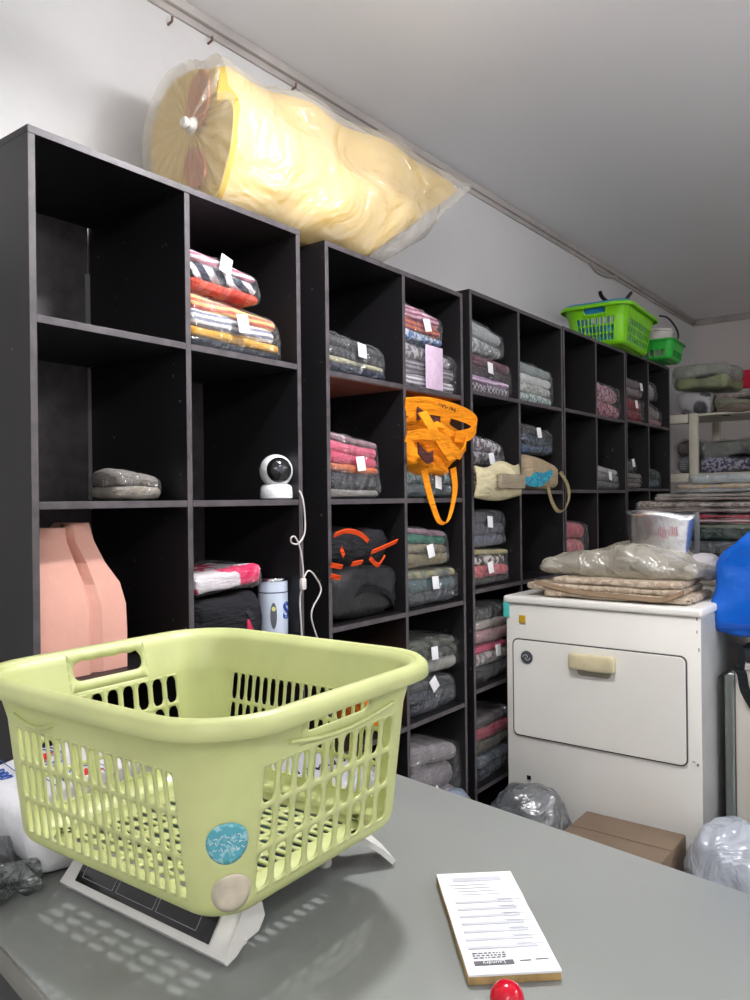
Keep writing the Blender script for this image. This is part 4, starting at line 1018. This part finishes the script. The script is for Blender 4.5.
for k, (x, z_) in enumerate(((.02, .6), (.035, .55), (.06, .62), (.075, .6))):
    tube(bm, [(x + dx * .010, -.030 - .02 * z_ - .006, Ht * z_ + dz * .02) for dx, dz in ((-.5, -.8), (-.3, .7), (.3, .8), (.5, -.6), (0, -.9))], .0014, 5)
obj('red_print', bm, simple('faded_red', (176, 96, 110), .5), sv)
wr = thing('rolled_cloth', 'small white rolled cloth between the silver bag and the blue bag', 'cloth', (atY(704, 560, YD + .32).x, YD + .33, zt2 + .055))
obj('cloth', soft((.11, .12, .10), .045, 97, .008, 14, (10, 10, 8), c=(0, 0, .05)), cloth((206, 202, 204), P_, (170, 166, 170)), wr)

# ------------------------------------------------------------------ machine right of the dryer, with bags
YM = 2.73; mx0 = atY(720.5, 700, YM).x; mz = atY(740, 672, YM).z
mc = thing('washing_machine', 'white washing machine right of the dryer, under the blue bag', 'washing machine', (mx0 + .32, YM + .32, 0))
obj('cabinet', boxb((.022, 0, mz / 2), (.596, .64, mz - .002), .010), simple('white_enamel_warm', (206, 200, 190), .35, var=.03), mc)
obj('corner_trim', boxb((-.293, -.294, mz / 2), (.034, .05, mz - .01), .010, seg=3), simple('brushed_trim', (140, 146, 142), .25, .6), mc)
obj('lid', boxb((.02, 0.01, mz + .008), (.59, .60, .014), .005), M_ENAM, mc)
obj('kick_plate', boxb((.022, -.321, .05), (.56, .004, .08), .001), M_CBODY, mc)
hp_ = thing('clothes_heap', 'low heap of dark, teal and orange clothes on the washing machine under the blue bag', 'clothes', (mx0 + .27, YM + .26, mz + .0165))
obj('dark_cloth', soft((.46, .40, .055), .026, 13, .012, 12, (14, 12, 5), c=(0, 0, .030)), cloth((58, 60, 66)), hp_)
obj('teal_cloth', soft((.30, .34, .04), .018, 14, .008, 12, (12, 12, 5), c=(-.04, -.02, .072)), cloth((40, 116, 130)), hp_)
obj('orange_cloth', soft((.10, .10, .03), .014, 15, .006, 14, (8, 8, 4), c=(-.06, -.185, .044)), cloth((196, 120, 50), K_, (120, 80, 50)), hp_)
zb_ = mz + .0165 + .098
M_BLUE = simple('blue_woven_poly', (18, 96, 200), .25, var=.12, vscale=6, bump=.7, bscale=9)
x0 = atY(709, 600, YM + .0).x
bb = thing('shopping_bag', 'large bright blue woven plastic shopping bag at the right edge', 'shopping bag', (x0 + .21, YM + .18, zb_))
ztp = atY(750, 512, YM + .1).z
def fn(q):
    k = (q.z) / (ztp - zb_); 
    if q.x < 0: q.x *= 1 - .18 * max(0, k - .2) ; 
    q.z -= .16 * max(0, k) * max(0, -q.x / .21) ** 1.0 * k
    return q
obj('body', soft((.42, .34, ztp - zb_), .03, 17, .014, 9, (18, 14, 16), lambda q: fn(q + Vector((0, 0, (ztp - zb_) / 2))), .018, 16), M_BLUE, bb)
obj('hem_band', boxb((0, -.172, .030), (.40, .004, .02), .002), simple('blue_hem', (14, 76, 168), .3), bb)
st = [atY(750, 665, YM - .03), atY(738, 668, YM - .03), atY(744, 690, YM - .03), atY(754, 705, YM - .03)]
o = obj('strap', ribbon(bmesh.new(), catmull([atY(722, 676, YM - .035), atY(732, 668, YM - .035), atY(741, 672, YM - .035), atY(745, 690, YM - .035), atY(755, 708, YM - .035)], 6), Vector((.028, 0, .012)), .004), cloth((34, 36, 38)))
tag(o, 'black webbing strap hanging over the front of the washing machine', 'strap')
o = obj('strap', ribbon(bmesh.new(), catmull([atY(739, 644, YM - .028), atY(742, 655, YM - .03), atY(741, 672, YM - .030)], 6), Vector((.020, 0, .0)), .004), cloth((30, 32, 34)), o)
o.name = 'strap_end'

# floor-level: carton, grey sack, pale bag
bx = thing('cardboard_box', 'brown cardboard box on the floor against the dryer front', 'box', (-.885, YD - .165, 0))
M_BOX = simple('brown_cardboard', (122, 104, 86), .8, var=.08)
obj('carton', boxb((0, 0, .167), (.325, .28, .332), .003), M_BOX, bx)
obj('flap', boxb((0, -.0705, .3345), (.322, .136, .003), .001), M_BOX, bx); obj('flap', boxb((0, .0705, .3345), (.322, .136, .003), .001), M_BOX, bx)
p = atY(533, 800, YD - .14)
gs = thing('bin_bag', 'dark grey crumpled plastic sack on the floor in front of the dryer', 'plastic sack', (p.x, YD - .17, 0))
zt_ = atY(533, 790, YD - .14).z
obj('sack', soft((.25, .24, zt_), .09, 23, .035, 8, (16, 16, 14), None, .03, 20, c=(0, 0, zt_ / 2)), film((112, 116, 120), .78, 9, .25, .03), gs, angle=50)
obj('filling', soft((.20, .19, zt_ - .09), .06, 24, .01, 8, (10, 10, 10), c=(0, 0, zt_ / 2 - .01)), cloth((96, 98, 100)), gs)
p = atY(733, 840, YM - .25); zt_ = atY(733, 828, YM - .25).z
gs = thing('plastic_bag', 'pale bluish white plastic bag on the floor in front of the washing machine', 'plastic bag', (p.x + .03, YM - .25, 0))
obj('bag', soft((.30, .26, zt_ + .02), .11, 27, .03, 8, (18, 16, 14), lambda q: Vector((q.x * (1 - .3 * max(0, q.z / .3)), q.y, q.z)), .03, 16, c=(0, 0, zt_ / 2)), film((206, 214, 226), .72, 9, .22, .03), gs, angle=50)
obj('filling', soft((.22, .18, zt_ - .09), .06, 28, .01, 8, (10, 10, 10), c=(0, 0, zt_ / 2 - .02)), cloth((150, 156, 170)), gs)

# ------------------------------------------------------------------ table with flat bundles, behind the dryer
YT = 3.80
tx0 = atY(634, 520, YT).x; tx1 = tx0 + 1.25; tz = 1.02
M_STEEL = simple('grey_steel', (120, 122, 124), .4, .5)
tb = thing('folding_table', 'table behind the dryer carrying the tall pile of flat bedding packages', 'table', ((tx0 + tx1) / 2, YT + .30, 0))
obj('tabletop', boxb((0, 0, tz - .015), (tx1 - tx0, .62, .03), .005), simple('table_top', (150, 142, 130), .5), tb)
for ix in (-1, 1):
    for iy in (-1, 1):
        obj('leg', tube(bmesh.new(), [Vector((ix * .56, iy * .26, 0)), Vector((ix * .56, iy * .26, tz - .03))], .016, 10), M_STEEL, tb)
zcur = tz + .001
rnd = random.Random(77)
bund = [(520, 750 + 60, .055, ((52, 70, 66), P_, (40, 54, 54)), 'dark green flat bedding package at the bottom of the tall pile'),
        (690, 800, .05, ((72, 84, 76), P_, (96, 104, 96)), 'grey-green flat package second from the bottom of the tall pile')]
def flat(pa, pb_, ptop, lay_, label, fl=True, y=YT, dep=.50, tgx=None):
    global zcur
    a = atY(pa, 520, y).x; b = atY(pb_, 520, y).x; z1 = max(atY((pa + min(pb_, 750)) / 2, ptop, y).z, zcur + .02)
    pk_seed[0] += 1; sd = pk_seed[0]
    t = thing('bedding_package', label, 'bedding package', ((a + b) / 2, y + dep / 2, zcur), 0, 'flat bedding packages piled on the table')
    hh = z1 - zcur; n_ = len(lay_); tot = sum(l_[3] if len(l_) > 3 else 1 for l_ in lay_); z = .001
    for i, l_ in enumerate(lay_):
        h = (hh - .004) * (l_[3] if len(l_) > 3 else 1) / tot
        obj('folded_cloth', soft(((b - a) * (1 - .02 * (i % 3)), dep, h * 1.04), h * .5, sd + i, .012 * min(1, h / .02), 7, (30, 10, 5), c=(0, 0, z + h / 2)), cloth(*l_[:3]), t); z += h
    if fl: obj('plastic_wrap', soft((b - a + .012, dep + .012, hh), min(.03, hh * .45), sd, .008, 10, (34, 12, 6), None, .008, 30, c=(0, 0, hh / 2)), FILM, t)
    zcur = z1 + .002
zcur = tz + .001
flat(637, 815, 540, [((96, 92, 88),), ((70, 74, 76),)], 'grey flat package lowest on the table, mostly hidden by the blue bag')
flat(640, 812, 524, [((46, 66, 60), P_, (32, 46, 46), 1.5), ((110, 120, 104), P_, None, .5)], 'dark green flat package just above the white rolled cloth')
flat(641, 814, 514, [((176, 164, 164), S_, (120, 60, 70)), ((166, 44, 62), P_, None, .8)], 'package with a thin dark red band at the middle of the tall pile')
flat(636, 812, 501, [((150, 140, 134), S_, (110, 100, 96)), ((172, 158, 150), K_, (130, 118, 112))], 'grey-brown package with folded edges, above the dark red band')
flat(655, 816, 493, [((168, 156, 146), S_, (128, 118, 110)), ((150, 142, 136),)], 'light taupe folded package with a rounded left edge')
flat(676, 815, 484, [((150, 150, 150),), ((176, 150, 110), P_, (160, 156, 156), .8)], 'pale package with a mustard stripe near the top of the tall pile')
flat(690, 816, 474, [((150, 156, 156), P_, (176, 180, 180))], 'pale grey film-wrapped package topping the tall pile')

# ------------------------------------------------------------------ white rack beyond the shelves
YR = 5.10
M_RACK = simple('cream_rack', (206, 200, 184), .4, var=.05)
rx1 = atY(697, 430, YR).x; rx0 = WX + .04; zr1 = atY(683, 414, YR).z; zr2 = atY(683, 473, YR).z
px_ = thing('storage_rack', 'cream metal storage rack at the far end of the row of black shelves', 'rack', ((rx0 + rx1) / 2, YR + .3, 0))
ox = (rx0 + rx1) / 2
RXE = rx1 - ox; RXL = rx0 - ox
for x in (RXE - .025, RXL + .025, RXE + 1.25):
    for y in (-.275, .275):
        obj('post', boxb((x, y, zr1 / 2), (.05, .045, zr1), .004), M_RACK, px_)
for z_ in (zr1, zr2, zr2 - .42, .35):
    obj('shelf', boxb(((RXL + RXE + 1.25) / 2, 0, z_ - .008), (RXE + 1.25 - RXL + .04, .52, .014), .002), M_RACK, px_)
    obj('rail', boxb(((RXL + RXE) / 2 - .025, -.282, z_ - .030), (RXE - RXL - .06, .022, .055), .003), M_RACK, px_)
def rackpkg(pa, pb_, pt, z0, lay_, label, y=YR + .02, dep=.4, fl=True, r=.04):
    a = atY(pa, 420, y).x; b = atY(pb_, 420, y).x; z1 = atY((pa + min(pb_, 750)) / 2, pt, y).z
    z1 = max(z1, z0 + .05)
    pk_seed[0] += 1; sd = pk_seed[0]; hh = z1 - z0
    t = thing('quilt_bundle', label, 'bedding bundle', ((a + b) / 2, y + dep / 2 + .02, z0), 0, 'bedding bundles on the cream rack')
    tot = sum(l_[3] if len(l_) > 3 else 1 for l_ in lay_); z = .001
    for i, l_ in enumerate(lay_):
        h = (hh - .006) * (l_[3] if len(l_) > 3 else 1) / tot
        obj('folded_cloth', soft(((b - a), dep, h * 1.04), h * .45, sd + i, .03, 6, (22, 12, 8), c=(0, 0, z + h / 2)), cloth(*l_[:3]), t); z += h
    obj('plastic_wrap', soft((b - a + .02, dep + .02, hh), min(.06, hh * .4), sd, .03, 6, (26, 14, 12), None, .022, 20, c=(0, 0, hh / 2)), FILM, t)
    return z1
z = rackpkg(673, 712, 389, zr1 + .001, [((190, 188, 190), 'blob', (70, 66, 72))], 'white bundle with big dark oval spots, on top of the cream rack')
rackpkg(673, 728, 364, z + .002, [((150, 158, 112), P_, (120, 130, 100)), ((140, 142, 132), P_, (170, 172, 164), .8)], 'olive green quilt in clear film, topmost bundle on the cream rack')
z = rackpkg(716, 790, 392, zr1 + .001, [((120, 106, 92),), ((140, 136, 112), P_, (90, 92, 80)), ((164, 148, 140), K_, (120, 104, 96), .8)], 'brown and olive bedding bundle, under the red strip')
z = rackpkg(700, 790, 456, zr2 + .001, [((62, 58, 84), K_, (160, 156, 176))], 'dark purple and white bundle on the second shelf of the cream rack')
rackpkg(700, 790, 440, z + .002, [((130, 132, 126), P_, (96, 98, 94))], 'silvery grey bundle above the dark purple one')
z = rackpkg(673, 690, 457, zr2 + .001, [((160, 164, 168), S_, (120, 122, 126))], 'small pale folded bundle behind the post of the cream rack')
rackpkg(673, 690, 441, z + .002, [((120, 112, 110),)], 'small grey-brown bundle behind the post of the cream rack')
a = atY(728, 372, YR + .5); b = atY(790, 382, YR + .5)
o = tag(obj('red_box', boxb(((a.x + b.x) / 2, YR + .50, a.z - .06), (b.x - a.x, .04, .12), .006), simple('deep_red', (196, 24, 60), .4)), 'flat dark red box standing at the back of the cream rack', 'box')
for o_ in (px_,): pass

# ------------------------------------------------------------------ on top of the shelf units
# lime green baskets with a blue one nested inside
TZ4 = TOPZ + UNITS[3][3] + .001
M_LIME = plastic('lime_green_plastic', (128, 210, 20), .35, .1); M_SKY = plastic('sky_blue_plastic', (50, 150, 200), .35, .1)
M_GRN = plastic('green_plastic', (40, 180, 60), .35, .1)
LB = Vector((-1.480, 3.97, TZ4 + .002))
t = thing('laundry_basket', 'lime green laundry basket on top of the far black shelves', 'laundry basket', LB, math.radians(94), 'plastic baskets on top of the shelves')
make_basket(.28, .165, .235, .128, .195, .06, .045, M_LIME, t, 13, 10, 3, .28)
t = thing('laundry_basket', 'sky blue basket nested inside the lime green one', 'laundry basket', LB + Vector((0, 0, .016)), math.radians(94), 'plastic baskets on top of the shelves')
make_basket(.268, .152, .215, .110, .190, .05, .035, M_SKY, t, 9, 6, 2, .28, handle=False, rimw=.012)
SB = Vector((-1.41, 4.50, TOPZ + UNITS[4][3] + .003))
t = thing('small_basket', 'small bright green basket at the far end of the shelf top', 'basket', SB, math.radians(94), 'plastic baskets on top of the shelves')
make_basket(.15, .12, .13, .10, .105, .04, .03, M_GRN, t, 6, 5, 1, .45, handle=False, rimw=.010)
bxw = thing('white_tub', 'white plastic tub standing in the small green basket', 'tub', SB + Vector((0, -.0, .006)))
obj('tub', lathe(bmesh.new(), [(.075, 0), (.078, .01), (.086, .16), (.090, .163), (.090, .175), (.083, .175), (.07, .15)], 28), simple('cream_tub', (190, 184, 178), .5), bxw)
obj('brown_content', lathe(bmesh.new(), [(.088, .06), (.092, .065), (.094, .08), (.090, .085)], 28), simple('brown_band', (150, 90, 70), .6), bxw)
a = Vector((-1.47, 3.88, LB.z + .222))
pts = [atX(600, 292, -1.47), atX(603, 298, -1.47), atX(612, 303.5, -1.47), atX(623, 302, -1.47), atX(631, 293, -1.47)]
o = tag(obj('black_hose', tube(bmesh.new(), catmull(pts, 8), .010, 8), simple('black_rubber', (24, 24, 26), .4)), 'curved black rubber hose lying across the lime green basket', 'hose')
sb_ = SB
pts = [atX(660, 316, -1.50), atX(668, 318, -1.48), atX(676, 328, -1.46), atX(678, 338, -1.45), atX(670, 344, -1.42), atX(662, 340, -1.42)]
o = tag(obj('black_cable', tube(bmesh.new(), catmull(pts, 8), .006, 7), simple('black_rubber', (24, 24, 26), .4)), 'black cable looped over the white tub on the shelf top', 'cable')
# cables along the wall and the back corner
pts = [atX(a_, b_, WX + .012) for a_, b_ in ((590, 262), (598, 272), (612, 277), (625, 273), (634, 284), (645, 290), (660, 293), (668, 304), (684, 306))]
tag(obj('wall_cable', tube(bmesh.new(), catmull(pts, 6), .010, 7), M_TRIM), 'grey cable sagging along the top of the left wall near the corner', 'cable')
pts = [atY(a_, b_, BY - .03) for a_, b_ in ((697, 310), (712, 313), (730, 309), (750, 306), (775, 304))]
tag(obj('wall_cable', tube(bmesh.new(), catmull(pts, 6), .009, 7), M_TRIM), 'grey cable along the top of the back wall', 'cable')
for k, (a_, b_, lb_) in enumerate(((168, 25, 'small nail high on the wall above the yellow foam, left one'), (208, 44, 'small nail high on the wall above the yellow foam, near its gathered end'), (292, 90, 'small nail on the wall above the middle of the yellow foam'))):
    p = atX(a_, b_, WX)
    tag(obj('wall_nail', tube(bmesh.new(), [p + Vector((-.004, 0, 0)), p + Vector((.018, 0, .004)), p + Vector((.02, 0, .016))], .004, 6), simple('rusty_nail', (110, 84, 70), .6)), lb_, 'nail', 'nails along the top of the left wall')

# ------------------------------------------------------------------ yellow foam roll in clear plastic
TZ = TOPZ + .001
fr = thing('foam_bundle', 'big roll of yellow foam in a clear plastic bag on top of the nearest shelves', 'foam roll', (-1.545, 1.70, TZ))
M_FOAM = simple('yellow_foam', (212, 180, 92), .8, var=.05, vscale=6)
def section(tt, grow=0.0, n=48, seedk=0.0, wr=0.0):
    """closed ring at lengthwise parameter tt (0 = knotted end, 1 = far end)"""
    hgt = (.375 + .075 * tt) / 2; wid = .165 + .02 * tt
    out = []
    for j in range(n):
        a_ = 2 * PI * j / n; ca, sa = math.cos(a_), math.sin(a_)
        e = 2.6; r_ = (abs(ca) ** e + abs(sa) ** e) ** (-1 / e)
        # crease between the two folds, on the front
        dlt = math.atan2(math.sin(a_ - .55 + .5 * tt), math.cos(a_ - .55 + .5 * tt)); cr = .30 * math.exp(-(dlt / .17) ** 2)
        a2 = 1.25 - .35 * tt; dl2 = math.atan2(math.sin(a_ - a2), math.cos(a_ - a2)); cr += .20 * math.exp(-(dl2 / .16) ** 2)
        r_ *= 1 - cr * (1 if wr == 0 else .45)
        x = ca * r_ * (wid + grow); z_ = hgt + sa * r_ * (hgt + grow)
        nn = noise.noise(Vector((x * 7, tt * 6 + seedk, z_ * 7)))
        x += .018 * nn; z_ += .012 * nn * (sa > -.5)
        if wr:
            w_ = noise.noise(Vector((ca * 5, tt * 3.0 + 9, sa * 5))) * wr + abs(noise.noise(Vector((ca * 9, tt * 22 + ca * 4, sa * 9)))) * wr
            x += ca * w_; z_ += sa * w_ * (sa > -.6)
        out.append((x, z_))
    return out
Y0, Y1 = 1.275 - 1.70, 2.02 - 1.70
def yy_(tt, x, z_):
    s = tt ** 3
    return Y0 + (Y1 - Y0) * tt + s * ((z_ - .1) * 1.3 - (x) * .3)
bm = bmesh.new(); NS = 26; rings = []
for i in range(NS + 1):
    tt = i / NS; k = 1.0
    if i == 0: k = .93
    if i == NS: k = .90
    if i == NS - 1: k = .97
    hg = .18
    rings.append([bm.verts.new((x * k, yy_(tt, x, z_), max(.004, hg + (z_ - hg) * k))) for x, z_ in section(tt)])
for a_, b_ in zip(rings[:-1], rings[1:]):
    for j in range(48): bm.faces.new((a_[j], a_[(j + 1) % 48], b_[(j + 1) % 48], b_[j]))
bm.faces.new(rings[0][::-1]); bm.faces.new(rings[-1])
fo = obj('foam', bm, M_FOAM, fr)
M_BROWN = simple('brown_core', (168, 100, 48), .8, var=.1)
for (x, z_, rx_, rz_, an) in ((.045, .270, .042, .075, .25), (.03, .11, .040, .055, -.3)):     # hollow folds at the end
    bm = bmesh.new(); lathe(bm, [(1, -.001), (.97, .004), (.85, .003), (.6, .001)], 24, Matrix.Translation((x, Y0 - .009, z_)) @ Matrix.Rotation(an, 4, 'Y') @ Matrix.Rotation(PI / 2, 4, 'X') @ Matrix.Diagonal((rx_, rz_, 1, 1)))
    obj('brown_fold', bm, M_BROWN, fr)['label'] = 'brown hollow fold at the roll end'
# clear bag, gathered at the near end
M_BAGF = film((244, 238, 226), .20, 5, .22, .05)
bm = bmesh.new(); rings = []
knot = Vector((.055, Y0 - .045, .195))
for i in range(13):      # pleated end from the knot outwards
    q = i / 12; sec = section(0, .010, n=96)
    ring = []
    for j, (x, z_) in enumerate(sec):
        pl = 1 + .20 * math.cos(j * 2 * PI / 96 * 24) * (1 - q) * min(1, q * 4)
        rr_ = max(.05, q ** .8) * pl
        ring.append(bm.verts.new((knot.x + (x - knot.x) * rr_, knot.y + (Y0 - .012 - knot.y) * q ** 1.3, knot.z + (z_ - knot.z) * rr_)))
    rings.append(ring)
for a_, b_ in zip(rings[:-1], rings[1:]):
    for j in range(96): bm.faces.new((a_[j], a_[(j + 1) % 96], b_[(j + 1) % 96], b_[j]))
bm.faces.new(rings[0][::-1])
obj('gathered_end', bm, film((236, 226, 204), .20, 9, .3, .02), fr, angle=70)
bm = bmesh.new(); rings = []
NS2 = 40
for i in range(NS2 + 1):
    tt = i / NS2; s = 1.0
    rings.append([bm.verts.new((x, yy_(tt, x, z_) + (.0 if tt < .9 else (tt - .9) * .5), max(.0025, z_))) for x, z_ in section(tt, .010, wr=.009)])
ce = Vector((-.02, Y1 + .40, .38))
for i in range(1, 5):      # loose far end, closing to a floppy lip
    q = i / 5; last = section(1, .010)
    rings.append([bm.verts.new(Vector((x, yy_(1, x, z_) + .05, max(.0025, z_))).lerp(ce + Vector((x * .2, 0, (z_ - .2) * .55)), q ** 1.2)) for x, z_ in last])
for a_, b_ in zip(rings[:-1], rings[1:]):
    for j in range(48): bm.faces.new((a_[j], a_[(j + 1) % 48], b_[(j + 1) % 48], b_[j]))
bm.faces.new(rings[-1])
obj('plastic_bag', bm, M_BAGF, fr, angle=70)
bm = bmesh.new()
lathe(bm, [(.022, -.012), (.016, -.004), (.009, 0), (.011, .004), (.015, .010), (.010, .016)], 16, Matrix.Translation(knot + Vector((0, -.006, 0))) @ Matrix.Rotation(PI / 2, 4, 'X'))
obj('knot', bm, simple('bunched_plastic', (222, 216, 206), .3, bump=.6, bscale=40), fr)

# ------------------------------------------------------------------ ceiling lamps
def bulb(loc, wside, wdown, label):
    t = thing('ceiling_lamp', label, 'lamp', (loc[0], loc[1], CEIL), 0, 'round lamps over the counter')
    dz = loc[2] - CEIL; r = 0.055; h = 0.04
    obj('side_ring', lathe(bmesh.new(), [(r - .002, dz + h), (r, dz + h - .002), (r, dz + .001)], 28), emit('ring_glow', GLOW, wside / (2 * PI * r * h * PI)), t)
    obj('lower_face', lathe(bmesh.new(), [(r, dz + .0005), (r - .001, dz), (.001, dz)], 28), emit('face_glow', GLOW, wdown / (PI * r * r * PI)), t)
    obj('cap', lathe(bmesh.new(), [(r + .004, dz + h + .001), (r + .004, dz + h + .012), (.02, dz + h + .02), (.006, dz + h + .022), (.006, -.02), (.03, -.018), (.03, 0)], 24), M_GW, t)
bulb(*BULBS[0], 'round white lamp hanging over the counter, the nearer to the dryer')
bulb(*BULBS[1], 'round white lamp hanging over the counter, the nearer to the shelves')
for (tx_, ty_), pw_, lb_ in FILL_TUBES:  # out-of-view tubes, added to fill the room with light
    t = thing('fill_tube_lamp', lb_, 'lamp', (tx_, ty_, CEIL))
    obj('tube', tube(bmesh.new(), [(0, -.6, -.434), (0, .6, -.434)], .014, 10), emit('fill_tube_glow', GLOW, pw_ / (2 * PI * .014 * 1.2 * PI)), t)
    obj('housing', boxb((0, 0, -.400), (.05, 1.28, .030), .004), M_GW, t)
    for k in (-.45, .45): obj('hanging_rod', tube(bmesh.new(), [(0, k, -.386), (0, k, 0)], .004, 8), M_GW, t)
